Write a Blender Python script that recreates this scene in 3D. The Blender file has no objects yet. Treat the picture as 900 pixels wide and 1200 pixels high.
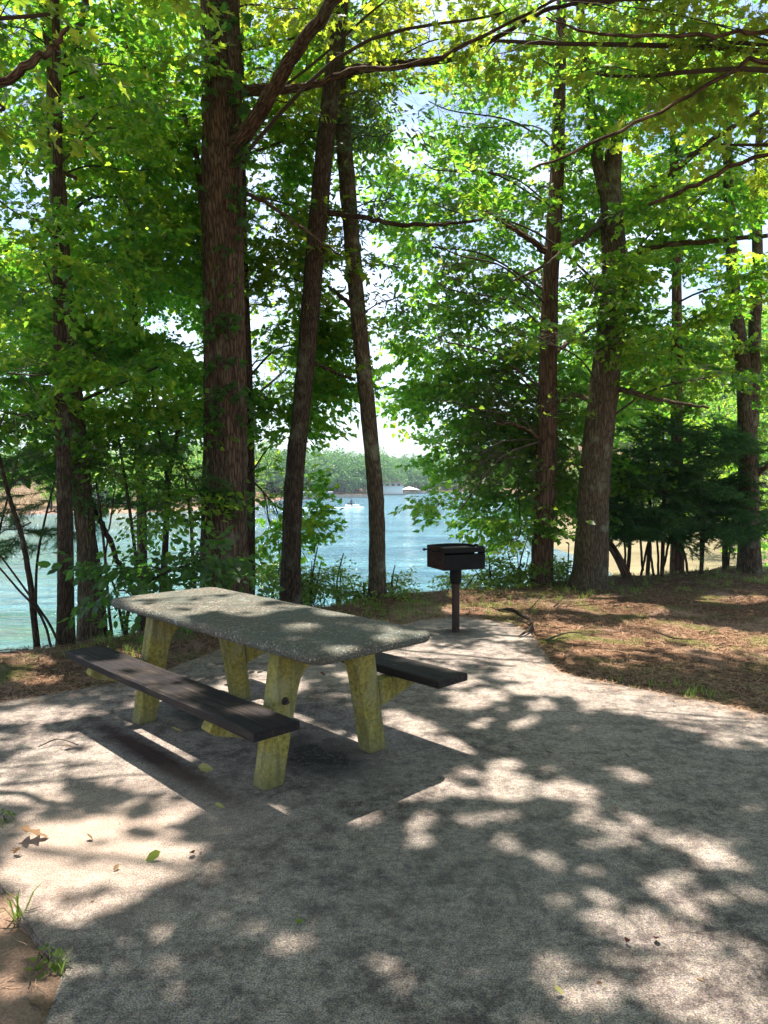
import bpy, bmesh, math, random
import numpy as np
from mathutils import Vector, Matrix, noise
R = math.radians
random.seed(7)
rg = np.random.default_rng(11)
sc = bpy.context.scene
col = sc.collection
H = 1.6                       # eye height
F = 867.0                     # focal length in photo pixels

# ------------------------------------------------------------------ camera, sky, sun, exposure
cd = bpy.data.cameras.new('camera'); cam = bpy.data.objects.new('camera', cd); col.objects.link(cam)
cam.location = (0, 0, H); cam.rotation_euler = (R(90), 0, 0)
cd.sensor_fit = 'VERTICAL'; cd.sensor_height = 36; cd.lens = 26.01; cd.shift_y = -40/1200
cd.clip_start = .05; cd.clip_end = 3000
sc.camera = cam
SUN = Vector((.10, -.165, -1.0))
w = bpy.data.worlds.new('World'); sc.world = w; w.use_nodes = True
wn, wl = w.node_tree.nodes, w.node_tree.links
sky = wn.new('ShaderNodeTexSky'); sky.sky_type = 'NISHITA'; sky.sun_disc = False
sky.sun_elevation = R(79); sky.sun_rotation = math.atan2(-SUN.x, -SUN.y)
sky.dust_density = 1.2; sky.air_density = 1.0; sky.ozone_density = 1.0
# thin cloud veil in the sky
tc = wn.new('ShaderNodeTexCoord'); mp = wn.new('ShaderNodeMapping'); mp.inputs['Scale'].default_value = (1.0, 1.0, 3.2)
cn = wn.new('ShaderNodeTexNoise'); cn.inputs['Scale'].default_value = 2.2; cn.inputs['Detail'].default_value = 7; cn.inputs['Roughness'].default_value = .6
cr = wn.new('ShaderNodeMapRange'); cr.inputs['From Min'].default_value = .46; cr.inputs['From Max'].default_value = .75
cr.inputs['To Max'].default_value = .6
cm = wn.new('ShaderNodeMix'); cm.data_type = 'RGBA'; cm.inputs['B'].default_value = (11, 11.6, 12.5, 1)
wl.new(tc.outputs['Generated'], mp.inputs['Vector']); wl.new(mp.outputs[0], cn.inputs['Vector']); wl.new(cn.outputs['Fac'], cr.inputs['Value'])
wl.new(cr.outputs[0], cm.inputs['Factor']); wl.new(sky.outputs[0], cm.inputs['A'])
bg = wn['Background']; wl.new(cm.outputs['Result'], bg.inputs['Color']); bg.inputs['Strength'].default_value = .115
sd = bpy.data.lights.new('sun', 'SUN'); sd.energy = 5.0; sd.angle = R(.65); sd.color = (1, .94, .84)
so = bpy.data.objects.new('sun', sd); col.objects.link(so); so.rotation_euler = SUN.to_track_quat('-Z', 'Y').to_euler(); so.location = (0, 0, 30)
sc.view_settings.view_transform = 'Standard'; sc.view_settings.look = 'None'; sc.view_settings.gamma = 1
sc.view_settings.exposure = 1.48
sc.render.engine = 'CYCLES'
cy = sc.cycles; cy.max_bounces = 8; cy.diffuse_bounces = 4; cy.glossy_bounces = 3; cy.transmission_bounces = 5; cy.transparent_max_bounces = 4; cy.volume_bounces = 0
cy.use_denoising = True; cy.sample_clamp_indirect = 6; cy.caustics_reflective = False; cy.caustics_refractive = False
sc.render.use_persistent_data = False

# ------------------------------------------------------------------ helpers
def at(px, py, d): return np.array(((px-450)/F*d, d, H-(py-560)/F*d))
def tag(o, label=None, cat=None, group=None, kind=None):
    for k, v in (('label', label), ('category', cat), ('group', group), ('kind', kind)):
        if v: o[k] = v
    return o
def empty(name, loc, rz=0):
    o = bpy.data.objects.new(name, None); o.empty_display_size = .2; col.objects.link(o); o.location = loc; o.rotation_euler = (0, 0, rz); return o
def nodes(m):
    m.use_nodes = True; nt = m.node_tree; return nt.nodes, nt.links, nt.nodes['Principled BSDF']
def N(ns, t, **kw):
    n = ns.new('ShaderNode'+t)
    for k, v in kw.items():
        if hasattr(n, k): setattr(n, k, v)
        else: n.inputs[k.replace('_', ' ')].default_value = v
    return n
def ramp(ns, stops):
    r = ns.new('ShaderNodeValToRGB'); e = r.color_ramp.elements
    while len(e) < len(stops): e.new(.5)
    for i, (p, c) in enumerate(stops): e[i].position = p; e[i].color = (*c, 1) if len(c) == 3 else c
    return r
def g(v): return (v, v, v)

class MB:
    """collects faces in numpy chunks and links them as one mesh object"""
    def __init__(s): s.v = []; s.l = []; s.t = []; s.m = []; s.uv = []; s.ti = []; s.n = 0
    def add(s, v, loops, tot, mat=0, bark=None, tint=None):
        v = np.asarray(v, float).reshape(-1, 3); nf = len(tot)
        s.v.append(v); s.l.append(np.asarray(loops, np.int64)+s.n); s.t.append(np.asarray(tot, np.int64))
        s.m.append(np.full(nf, mat) if np.isscalar(mat) else np.asarray(mat))
        s.uv.append(np.zeros((len(v), 3)) if bark is None else bark)
        s.ti.append(np.zeros(len(v)) if tint is None else tint); s.n += len(v)
    def quads(s, v, f, **k):
        f = np.asarray(f); s.add(v, f.reshape(-1), np.full(len(f), f.shape[1]), **k)
    def tube(s, P, rad, ns=8, mat=0, cap=True, rough=0, seed=0, smooth=1):
        P = np.asarray(P, float); rad = np.asarray(rad, float); n = len(P)
        T = np.gradient(P, axis=0); T /= np.linalg.norm(T, axis=1)[:, None]+1e-9
        ref = np.array((1., 0, 0)) if abs(T[:, 0]).mean() < .7 else np.array((0, 1., 0))
        U = np.cross(T, ref); U /= np.linalg.norm(U, axis=1)[:, None]+1e-9; W = np.cross(T, U)
        a = np.linspace(0, 2*math.pi, ns, endpoint=False)
        rr = np.repeat(rad[:, None], ns, 1)
        L = np.concatenate(([0], np.cumsum(np.linalg.norm(np.diff(P, axis=0), axis=1))))
        if rough:
            for k in range(3):
                ph = (seed*1.7+k*2.3); rr = rr*(1+rough*.6/(k+1)*np.sin((k+2)*a[None]+ph+L[:, None]*(1.3+k)*(.6 if k else .3)))
            if ns >= 40:
                hh = np.array([[noise.fractal(Vector((math.cos(t)*rad[i]*38, math.sin(t)*rad[i]*38, L[i]*4.5+seed)), 1, 2, 4) for t in a] for i in range(n)])
                rr = rr+hh*.0085*(1+rad[:, None]*4)
        V = P[:, None]+rr[..., None]*(np.cos(a)[None, :, None]*U[:, None]+np.sin(a)[None, :, None]*W[:, None])
        bk = np.stack((np.cos(a)[None]*rad[:, None], np.sin(a)[None]*rad[:, None], np.repeat(L[:, None], ns, 1)+seed*3.1), -1).reshape(-1, 3)
        i = np.arange(n-1)[:, None]*ns; j = np.arange(ns)[None]; j2 = (j+1) % ns
        f = np.stack((i+j, i+j2, i+ns+j2, i+ns+j), -1).reshape(-1, 4)
        V = V.reshape(-1, 3)
        s.quads(V, f, mat=mat, bark=bk)
        if cap:
            for e, o in ((0, 1), (n-1, -1)):
                s.add(V[e*ns:(e+1)*ns], np.arange(ns)[::-o], [ns], mat=mat, bark=bk[e*ns:(e+1)*ns])
    def prism(s, poly, y0, y1, fn, mat=0):
        """extrude polygon (a,b) from y0 to y1; fn maps (a,b,y)->xyz"""
        n = len(poly); v = [fn(a, b, y0) for a, b in poly]+[fn(a, b, y1) for a, b in poly]
        s.add(v, list(range(n)), [n], mat=mat); s.add(v, list(range(n, 2*n))[::-1], [n], mat=mat)
        s.quads(v, [(i, i+n, (i+1) % n+n, (i+1) % n) for i in range(n)], mat=mat)
    def box(s, a, b, mat=0, fn=None):
        v = [(x, y, z) for z in (a[2], b[2]) for y in (a[1], b[1]) for x in (a[0], b[0])]
        if fn: v = [fn(*p) for p in v]
        s.quads(v, [(0, 2, 3, 1), (4, 5, 7, 6), (0, 1, 5, 4), (2, 6, 7, 3), (0, 4, 6, 2), (1, 3, 7, 5)], mat=mat)
    def build(s, name, mats, parent=None, origin=(0, 0, 0), smooth=True, bevel=0, weld=False):
        v = np.concatenate(s.v)-np.asarray(origin, float); l = np.concatenate(s.l); t = np.concatenate(s.t); m = np.concatenate(s.m)
        me = bpy.data.meshes.new(name); me.vertices.add(len(v)); me.vertices.foreach_set('co', v.astype(np.float32).ravel())
        me.loops.add(len(l)); me.loops.foreach_set('vertex_index', l.astype(np.int32))
        me.polygons.add(len(t)); st = np.concatenate(([0], np.cumsum(t)[:-1]))
        me.polygons.foreach_set('loop_start', st.astype(np.int32)); me.polygons.foreach_set('loop_total', t.astype(np.int32))
        me.polygons.foreach_set('material_index', m.astype(np.int32)); me.polygons.foreach_set('use_smooth', np.full(len(t), smooth))
        me.update(calc_edges=True)
        at1 = me.attributes.new('bark', 'FLOAT_VECTOR', 'POINT'); at1.data.foreach_set('vector', np.concatenate(s.uv).astype(np.float32).ravel())
        at2 = me.attributes.new('tint', 'FLOAT', 'POINT'); at2.data.foreach_set('value', np.concatenate(s.ti).astype(np.float32))
        for x in (mats if isinstance(mats, (list, tuple)) else [mats]): me.materials.append(x)
        if weld or bevel:
            bm = bmesh.new(); bm.from_mesh(me); bmesh.ops.remove_doubles(bm, verts=bm.verts, dist=1e-4)
            bmesh.ops.recalc_face_normals(bm, faces=bm.faces)
            if bevel:
                es = [e for e in bm.edges if len(e.link_faces) == 2 and e.calc_face_angle(0) > R(28)]
                bmesh.ops.bevel(bm, geom=es, offset=bevel, segments=2, affect='EDGES', profile=.6)
            bm.to_mesh(me); bm.free()
        o = bpy.data.objects.new(name, me); col.objects.link(o)
        if parent: o.parent = parent
        return o

def spline(P, n):
    P = np.asarray(P, float); k = len(P)
    if k == 2: t = np.linspace(0, 1, n)[:, None]; return P[0]*(1-t)+P[1]*t
    E = np.vstack((2*P[0]-P[1], P, 2*P[-1]-P[-2])); out = []
    for u in np.linspace(0, k-1-1e-6, n):
        i = int(u); t = u-i; a, b, c, d = E[i:i+4]
        out.append(.5*((2*b)+(-a+c)*t+(2*a-5*b+4*c-d)*t*t+(-a+3*b-3*c+d)*t**3))
    return np.array(out)

# ------------------------------------------------------------------ materials
def bump(ns, ls, b, h, strength, dist=.01):
    n = N(ns, 'Bump'); n.inputs['Strength'].default_value = strength; n.inputs['Distance'].default_value = dist
    ls.new(h, n.inputs['Height']); ls.new(n.outputs[0], b.inputs['Normal']); return n
def mixc(ns, ls, f, a, b, mode='MIX'):
    m = N(ns, 'Mix', data_type='RGBA', blend_type=mode)
    for k, x in (('Factor', f), ('A', a), ('B', b)):
        i = [q for q in m.inputs if q.name == k and q.enabled][0]
        if hasattr(x, 'is_linked') or hasattr(x, 'links'): ls.new(x, i)
        else: i.default_value = x if k == 'Factor' else (*x, 1)
    return [q for q in m.outputs if q.enabled][0]
def noise_n(ns, ls, vec, scale, detail=4, rough=.55, dist=0):
    n = N(ns, 'TexNoise'); n.inputs['Scale'].default_value = scale; n.inputs['Detail'].default_value = detail
    n.inputs['Roughness'].default_value = rough; n.inputs['Distortion'].default_value = dist
    if vec is not None: ls.new(vec, n.inputs['Vector'])
    return n.outputs['Fac']
def mrange(ns, ls, v, a, b, c=0, d=1):
    n = N(ns, 'MapRange'); n.inputs['From Min'].default_value = a; n.inputs['From Max'].default_value = b
    n.inputs['To Min'].default_value = c; n.inputs['To Max'].default_value = d; ls.new(v, n.inputs['Value']); return n.outputs[0]
def math_n(ns, ls, op, a, b=None):
    n = N(ns, 'Math', operation=op)
    for i, x in enumerate((a, b)):
        if x is None: continue
        if hasattr(x, 'links'): ls.new(x, n.inputs[i])
        else: n.inputs[i].default_value = x
    return n.outputs[0]

def bark_mat(name, dark, light, lichen=(.25, .27, .18), lich=.3, furrow=34):
    m = bpy.data.materials.new(name); ns, ls, b = nodes(m)
    a = N(ns, 'Attribute', attribute_name='bark'); mp = N(ns, 'Mapping'); mp.inputs['Scale'].default_value = (1, 1, .16)
    ls.new(a.outputs['Vector'], mp.inputs['Vector'])
    v = N(ns, 'TexVoronoi', feature='DISTANCE_TO_EDGE'); v.inputs['Scale'].default_value = furrow
    wv = noise_n(ns, ls, mp.outputs[0], furrow*.5, 3)
    ad = N(ns, 'MixRGB'); ad.blend_type = 'ADD'; ad.inputs[0].default_value = .06
    ls.new(mp.outputs[0], ad.inputs[1]); ls.new(wv, ad.inputs[2]); ls.new(ad.outputs[0], v.inputs['Vector'])
    e = mrange(ns, ls, v.outputs['Distance'], 0, .28)
    n2 = noise_n(ns, ls, mp.outputs[0], furrow*2.2, 6, .7)
    hgt = math_n(ns, ls, 'ADD', math_n(ns, ls, 'MULTIPLY', e, .65), math_n(ns, ls, 'MULTIPLY', n2, .7))
    r = ramp(ns, [(.25, dark), (.85, light)]); ls.new(hgt, r.inputs[0])
    n3 = noise_n(ns, ls, a.outputs['Vector'], 3.2, 5, .65); lf = mrange(ns, ls, n3, .56, .68, 0, lich)
    c = mixc(ns, ls, lf, r.outputs[0], lichen)
    ls.new(c, b.inputs['Base Color']); b.inputs['Roughness'].default_value = .92; b.inputs['Specular IOR Level'].default_value = .15
    bump(ns, ls, b, hgt, .9, .03); return m
def leaf_mat(name, stops, trans, tw=.5, gloss=.42):
    m = bpy.data.materials.new(name); ns, ls, b = nodes(m)
    a = N(ns, 'Attribute', attribute_name='tint'); r = ramp(ns, stops); ls.new(a.outputs['Fac'], r.inputs[0])
    r2 = ramp(ns, trans); ls.new(a.outputs['Fac'], r2.inputs[0])
    ls.new(r.outputs[0], b.inputs['Base Color']); b.inputs['Roughness'].default_value = gloss; b.inputs['Specular IOR Level'].default_value = .45
    t = N(ns, 'BsdfTranslucent'); ls.new(r2.outputs[0], t.inputs['Color'])
    mx = N(ns, 'MixShader'); mx.inputs[0].default_value = tw
    ls.new(b.outputs[0], mx.inputs[1]); ls.new(t.outputs[0], mx.inputs[2]); ls.new(mx.outputs[0], ns['Material Output'].inputs['Surface']); return m
def plain(name, c, rough=.7, metal=0, var=0, scale=8, bmp=0, spec=.5):
    m = bpy.data.materials.new(name); ns, ls, b = nodes(m)
    b.inputs['Roughness'].default_value = rough; b.inputs['Metallic'].default_value = metal; b.inputs['Specular IOR Level'].default_value = spec
    t = N(ns, 'TexCoord'); n = noise_n(ns, ls, t.outputs['Object'], scale, 6, .65)
    r = ramp(ns, [(.3, tuple(x*(1-var) for x in c)), (.7, tuple(min(1, x*(1+var)) for x in c))]); ls.new(n, r.inputs[0]); ls.new(r.outputs[0], b.inputs['Base Color'])
    if bmp: bump(ns, ls, b, n, bmp)
    return m

BARK_RED = bark_mat('bark_furrowed', (.018, .011, .008), (.16, .105, .072), lich=.45)
BARK_DARK = bark_mat('bark_dark', (.014, .010, .008), (.10, .07, .05), lich=.4, furrow=42)
BARK_GREY = bark_mat('bark_lichen', (.03, .024, .016), (.16, .12, .08), (.26, .27, .18), .7, 40)
BARK_PINE = bark_mat('bark_pine', (.03, .017, .011), (.17, .10, .07), (.2, .15, .1), .3, 22)
TWIG = plain('twig', (.05, .035, .025), .85, var=.3)
LEAF_MAPLE = leaf_mat('leaf_maple', [(0, (.03, .08, .015)), (.5, (.07, .14, .02)), (1, (.14, .19, .025))], [(0, (.07, .34, .03)), (.45, (.28, .60, .04)), (1, (.74, .84, .06))], .6)
LEAF_OAK = leaf_mat('leaf_oak', [(0, (.04, .08, .018)), (.6, (.09, .13, .025)), (1, (.14, .16, .03))], [(0, (.20, .38, .03)), (.6, (.48, .60, .04)), (1, (.74, .72, .06))], .55)
LEAF_DARK = leaf_mat('leaf_dark', [(0, (.02, .05, .018)), (1, (.05, .10, .025))], [(0, (.07, .24, .03)), (1, (.22, .46, .05))], .5)
LEAF_BLUE = leaf_mat('leaf_willow_oak', [(0, (.04, .075, .04)), (1, (.08, .12, .06))], [(0, (.10, .19, .06)), (1, (.22, .32, .09))], .4)
NEEDLE = leaf_mat('needle', [(0, (.02, .06, .015)), (1, (.05, .11, .025))], [(0, (.04, .16, .03)), (1, (.14, .34, .05))], .45)
NEEDLE_L = leaf_mat('needle_light', [(0, (.03, .08, .02)), (1, (.08, .14, .04))], [(0, (.08, .22, .04)), (1, (.2, .36, .07))], .4)
LEAF_BRIGHT = leaf_mat('leaf_bright', [(0, (.06, .12, .025)), (1, (.15, .20, .04))], [(0, (.22, .42, .06)), (1, (.55, .65, .10))], .5)

# ------------------------------------------------------------------ leaf templates
class Tpl: pass
def leaf_half_outline(kind):
    if kind == 'oak': return [(.0, .0), (.16, .06), (.2, .22), (.34, .42), (.40, .14), (.52, .20), (.68, .40), (.70, .12), (.86, .14), (1, 0)]
    if kind == 'maple': return [(0, 0), (.02, .20), (.12, .46), (.26, .30), (.42, .55), (.52, .24), (.72, .22), (1, 0)]
    if kind == 'willow': return [(0, 0), (.3, .10), (.6, .11), (1, 0)]
    return [(0, 0), (.22, .25), (.6, .27), (1, 0)]
def make_spray(kind, seed, L=.75, nside=10, lsize=.10, simple=False, tilt=34):
    r = np.random.default_rng(seed); V = []; loops = []; tot = []; lid = []; mat = []; vl = []; cen = []; nv = 0; k = 0
    def addv(vs): nonlocal nv; V.extend(vs); o = nv; nv += len(vs); return o
    def twig(a, b, ra):
        a = np.array(a); b = np.array(b); d = b-a; u = np.cross(d, (0, 0, 1.)); u /= np.linalg.norm(u)+1e-9; w_ = np.cross(u, d); w_ /= np.linalg.norm(w_)+1e-9
        o = addv([a+ra*(math.cos(t)*u+math.sin(t)*w_) for t in (0, 2.09, 4.19)]+[b]); vl.extend([-1]*4)
        for i in range(3): loops.extend((o+i, o+(i+1) % 3, o+3)); tot.append(3); lid.append(-1); mat.append(1)
    def leaf(p, az, sz):
        nonlocal k
        out = leaf_half_outline(kind); pitch = r.normal(-.25, .35); roll = r.normal(0, R(tilt)); fold = r.uniform(.05, .35); curl = r.uniform(-.25, .1)
        M = np.array((Matrix.Rotation(az, 3, 'Z') @ Matrix.Rotation(-pitch, 3, 'Y') @ Matrix.Rotation(roll, 3, 'X')))
        up = [(x*sz, y*sz, (abs(y)*fold+curl*x*x)*sz) for x, y in out]; dn = [(x, -y, z) for x, y, z in up[1:-1]]
        pts = np.array(up+dn) @ M.T+p; o = addv(list(pts)); n = len(up)
        vl.extend([k]*len(pts)); cen.append(p+M @ np.array((sz*.5, 0, 0)))
        loops.extend([o+i for i in range(n)][::-1]); tot.append(n); loops.extend([o]+[o+n+i for i in range(n-2)]+[o+n-1]); tot.append(n)
        lid.extend([k, k]); mat.extend([0, 0]); k += 1
    mid = np.array((L*.5, 0, .03)); twig((0, 0, 0), mid, .0028); twig(mid, (L, 0, -.02), .002)
    for i in range(nside):
        t = .12+.85*i/nside; b = np.array((L*t, 0, .03*math.sin(t*3)))
        s = 1 if i % 2 else -1; ln = L*.42*(1-.55*t)*r.uniform(.75, 1.2); an = s*R(r.uniform(38, 68))
        e = b+np.array((math.cos(an)*ln, math.sin(an)*ln, r.normal(-.02, .04)))
        if not simple: twig(b, e, .0012)
        nl = max(2, int(ln/(lsize*.62)))
        for j in range(nl):
            q = (j+.6)/nl; leaf(b+(e-b)*q, an+(1 if j % 2 else -1)*R(r.uniform(20, 60)), lsize*r.uniform(.7, 1.15))
        leaf(e, an+r.normal(0, .3), lsize*r.uniform(.8, 1.2))
    leaf(np.array((L, 0, -.02)), r.normal(0, .3), lsize)
    return fin(V, loops, tot, lid, mat, vl, cen)
def fin(V, loops, tot, lid, mat, vl, cen):
    T = Tpl(); T.V = np.array(V); T.loops = np.array(loops); T.tot = np.array(tot); T.lid = np.array(lid); T.mat = np.array(mat); T.vl = np.array(vl); T.cen = np.array(cen)
    T.llid = np.repeat(T.lid, T.tot); return T
def make_needle_spray(seed, L=.6, nl=.09, dense=70, flat=False, wid=.0035):
    r = np.random.default_rng(seed); V = []; loops = []; tot = []; lid = []; mat = []; vl = []; cen = []; k = 0
    def tri(a, b, wv, m, i):
        o = len(V); V.extend((a-wv, a+wv, b)); loops.extend((o, o+1, o+2)); tot.append(3); lid.append(i); mat.append(m); vl.extend([i]*3)
    axes = [(np.zeros(3), np.array((L, 0, 0)))]
    for i in range(8 if flat else 5):
        t = .15+.75*i/8 if flat else .3+.6*i/5; s = 1 if i % 2 else -1; an = s*R(r.uniform(35, 60)); ln = L*.45*(1.1-t)
        b = np.array((L*t, 0, 0)); axes.append((b, b+np.array((math.cos(an)*ln, math.sin(an)*ln, r.normal(0, .03)))))
    for a, b in axes:
        d = b-a; ln = np.linalg.norm(d); tri(a, b, np.array((0, .003, 0)), 1, -1); tri(a, b, np.array((0, 0, .003)), 1, -1)
        n = int(dense*ln/L)
        for j in range(n):
            p = a+d*(j+r.random())/n
            if flat: v = d/ln*.4+np.array((r.normal(0, .8), r.normal(0, .8), r.normal(0, .25)))
            else: v = d/ln*.7+r.normal(0, .6, 3)
            v /= np.linalg.norm(v); e = p+v*nl*r.uniform(.7, 1.1); wv = np.cross(v, r.normal(0, 1, 3)); wv /= np.linalg.norm(wv)+1e-9
            tri(p, e, wv*wid, 0, k); cen.append((p+e)/2); k += 1
    return fin(V, loops, tot, lid, mat, vl, cen)
TP = {
 'oak': [make_spray('oak', i, .72, 8, .135) for i in range(5)],
 'maple': [make_spray('maple', 10+i, .70, 11, .082) for i in range(5)],
 'oval': [make_spray('oval', 20+i, .8, 9, .115, True) for i in range(5)],
 'willow': [make_spray('willow', 30+i, .6, 8, .12, True, 50) for i in range(4)],
 'small': [make_spray('oval', 40+i, .5, 8, .055, False, 40) for i in range(4)],
 'shade': [make_spray('oval', 50+i, .95, 9, .16, True, 26) for i in range(4)],
 'far': [make_spray('oval', 60+i, 2.0, 8, .34, True, 55) for i in range(4)],
 'pine': [make_needle_spray(70+i, .55, .11, 90, False, .0035) for i in range(4)],
 'hemlock': [make_needle_spray(80+i, .6, .075, 130, True, .006) for i in range(4)],
}

# ------------------------------------------------------------------ where the canopy has holes (photo pixels on a level z): the sun reaches these spots
GAPS = [ (70,880,85,20,10,0),(100,990,105,34,0,0),(20,915,40,22,0,0),(60,1040,60,26,10,0),(170,900,45,20,25,0),  # (cx, cy, rx, ry, tilt_deg, z)
 (50,838,60,9,-5,0),(90,885,60,22,10,0),(150,893,42,26,20,0),(30,925,55,22,0,0),(155,912,35,12,0,0),(208,950,34,11,-10,0),
 (120,985,85,30,0,0),(150,1010,55,30,0,0),(85,1055,52,22,10,0),(110,1035,45,30,0,0),(30,1060,20,16,0,0),(236,1018,18,11,0,0),(20,985,26,14,0,0),
 (345,1108,20,6,0,0),(462,1140,8,16,0,0),(420,958,24,8,0,0),
 (527,925,28,10,0,0),(600,918,45,11,4,0),(655,925,50,11,8,0),(600,932,30,6,0,0),(577,958,20,6,-10,0),
 (690,945,17,6,10,0),(722,968,42,14,8,0),(700,955,25,8,0,0),(815,985,28,10,25,0),(838,1005,26,9,20,0),(715,1066,20,12,0,0),(748,1073,11,6,0,0),
 (775,1050,22,10,10,0),(815,1063,22,12,0,0),(770,1128,36,14,10,0),(828,1112,26,14,25,0),(805,1165,55,26,10,0),(880,1140,18,34,-20,0),(885,1190,22,16,0,0),(745,1100,18,8,0,0),
 (500,858,40,14,20,0),(535,873,28,9,15,0),(470,842,18,10,20,0),(590,895,16,5,0,0),(650,905,18,5,0,0),
 (200,868,60,4,32,0),(190,828,32,9,0,0),(320,800,38,12,0,0),(345,838,40,5,25,0),
 (655,800,50,13,12,0),(735,820,90,20,9,0),(830,840,90,22,9,0),(895,860,50,18,9,0),(610,790,30,8,0,0),(850,872,22,4,5,0),(620,806,24,7,0,0),(560,815,28,7,0,0),
 (540,768,34,6,0,0),(596,772,30,6,5,0),(505,784,26,6,0,0),(600,747,22,4,0,0),(470,765,22,5,0,0),(425,790,20,5,0,0),
 (610,700,90,12,2,0),(560,712,50,7,0,0),(720,710,80,8,3,0),(700,694,60,5,0,0),(840,742,80,10,10,0),(770,728,40,5,0,0),(860,700,40,5,0,0),(820,828,60,8,10,0),(700,760,24,5,0,0),
 (30,775,40,6,0,0),(40,792,30,6,0,0),(150,765,40,6,0,0),(330,700,50,10,0,0),
 (245,701,62,15,0,.76),(292,716,30,6,0,.76),(280,695,40,8,0,.76),(398,716,22,6,0,.76),(452,738,30,6,10,.76),(330,712,16,3,0,.76),(350,735,14,4,0,.76),
 (185,790,45,20,30,.45),(305,838,14,5,0,.45),(510,778,24,5,10,.45),
]
for (a_, b_, c_, d_, n_) in ((640,930,890,1190,24), (470,890,760,1010,16), (0,825,270,1075,14), (480,750,660,850,10)):
    for _ in range(n_): q_ = rg.uniform(5, 12); GAPS.append((rg.uniform(a_, c_), rg.uniform(b_, d_), q_*1.7, q_*.7, rg.uniform(-20, 30), 0))
_G = np.array([(cx, cy, rx, ry, R(t), z) for cx, cy, rx, ry, t, z in GAPS])
def lit(P, u):
    """True for leaves that would shade one of the open spots"""
    hit = np.zeros(len(P), bool)
    for z in (0, .45, .76):
        gz = _G[_G[:, 5] == z]; t = P[:, 2]-z; x = P[:, 0]+SUN.x*t; y = P[:, 1]+SUN.y*t
        ok = (y > 1.2) & (t > 1.0) & (y < 13); x = x[ok]; y = y[ok]
        if not len(x): continue
        px = 450+F*x/y; py = 560+F*(H-z)/y
        h = np.zeros(len(x), bool); nz_ = np.sin(px*.11+py*.07)+np.sin(px*.05-py*.13+2)+.6*np.sin(px*.23+1)*np.sin(py*.19)
        for cx, cy_, rx, ry, tt, _ in gz:
            a, b = px-cx, py-cy_; c, s_ = math.cos(tt), math.sin(tt); yc = F*(H-z)/(cy_-560)
            q = ((a*c+b*s_)/(rx+.045*F/yc))**2+((b*c-a*s_)/(ry+.045*F*(H-z)/yc**2))**2
            h |= q < (1.0+.15*nz_+.25*(u[ok]-.5)*2)
        hit[ok] |= h & (u[ok] < .985)
    return hit

def place(mb, tpls, pos, az, pitch, roll, scl, cull=True, drop=0, mats=(0, 1)):
    """stamp spray templates at many positions into the mesh builder"""
    if len(pos) == 0: return
    pos = np.asarray(pos); n = len(pos); which = rg.integers(0, len(tpls), n)
    ca, sa, cp, sp, cr_, sr = np.cos(az), np.sin(az), np.cos(pitch), np.sin(pitch), np.cos(roll), np.sin(roll)
    Z = np.zeros(n); O = np.ones(n)
    Rz = np.array([[ca, -sa, Z], [sa, ca, Z], [Z, Z, O]]); Ry = np.array([[cp, Z, -sp], [Z, O, Z], [sp, Z, cp]]); Rx = np.array([[O, Z, Z], [Z, cr_, -sr], [Z, sr, cr_]])
    M = np.einsum('ijn,jkn,kln->nil', Rz, Ry, Rx)*scl[:, None, None]
    for k, T in enumerate(tpls):
        ii = np.where(which == k)[0]; m = len(ii)
        if not m: continue
        V = np.einsum('nij,vj->nvi', M[ii], T.V)+pos[ii][:, None]
        nL = len(T.cen); keep = np.ones((m, nL+1), bool)
        if cull or drop:
            C = (np.einsum('nij,vj->nvi', M[ii], T.cen)+pos[ii][:, None]).reshape(-1, 3)
            if cull: keep[:, :nL] = ~lit(C, rg.random(len(C))).reshape(m, nL)
            if drop: keep[:, :nL] &= rg.random((m, nL)) > drop
        nv = len(T.V); fk = keep[:, T.lid]; lk = keep[:, T.llid]
        loops = (T.loops[None]+np.arange(m)[:, None]*nv)[lk]; tot = np.repeat(T.tot[None], m, 0)[fk]; mat = np.repeat(T.mat[None], m, 0)[fk]
        tint = rg.random((m, nL+1))*.6+rg.random((m, 1))*.4; tint = tint[:, T.vl]
        used, inv = np.unique(loops, return_inverse=True)
        mm = np.where(mat == 0, mats[0], mats[1])
        mb.add(V.reshape(-1, 3)[used], inv, tot, mat=mm, tint=tint.reshape(-1)[used])

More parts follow.
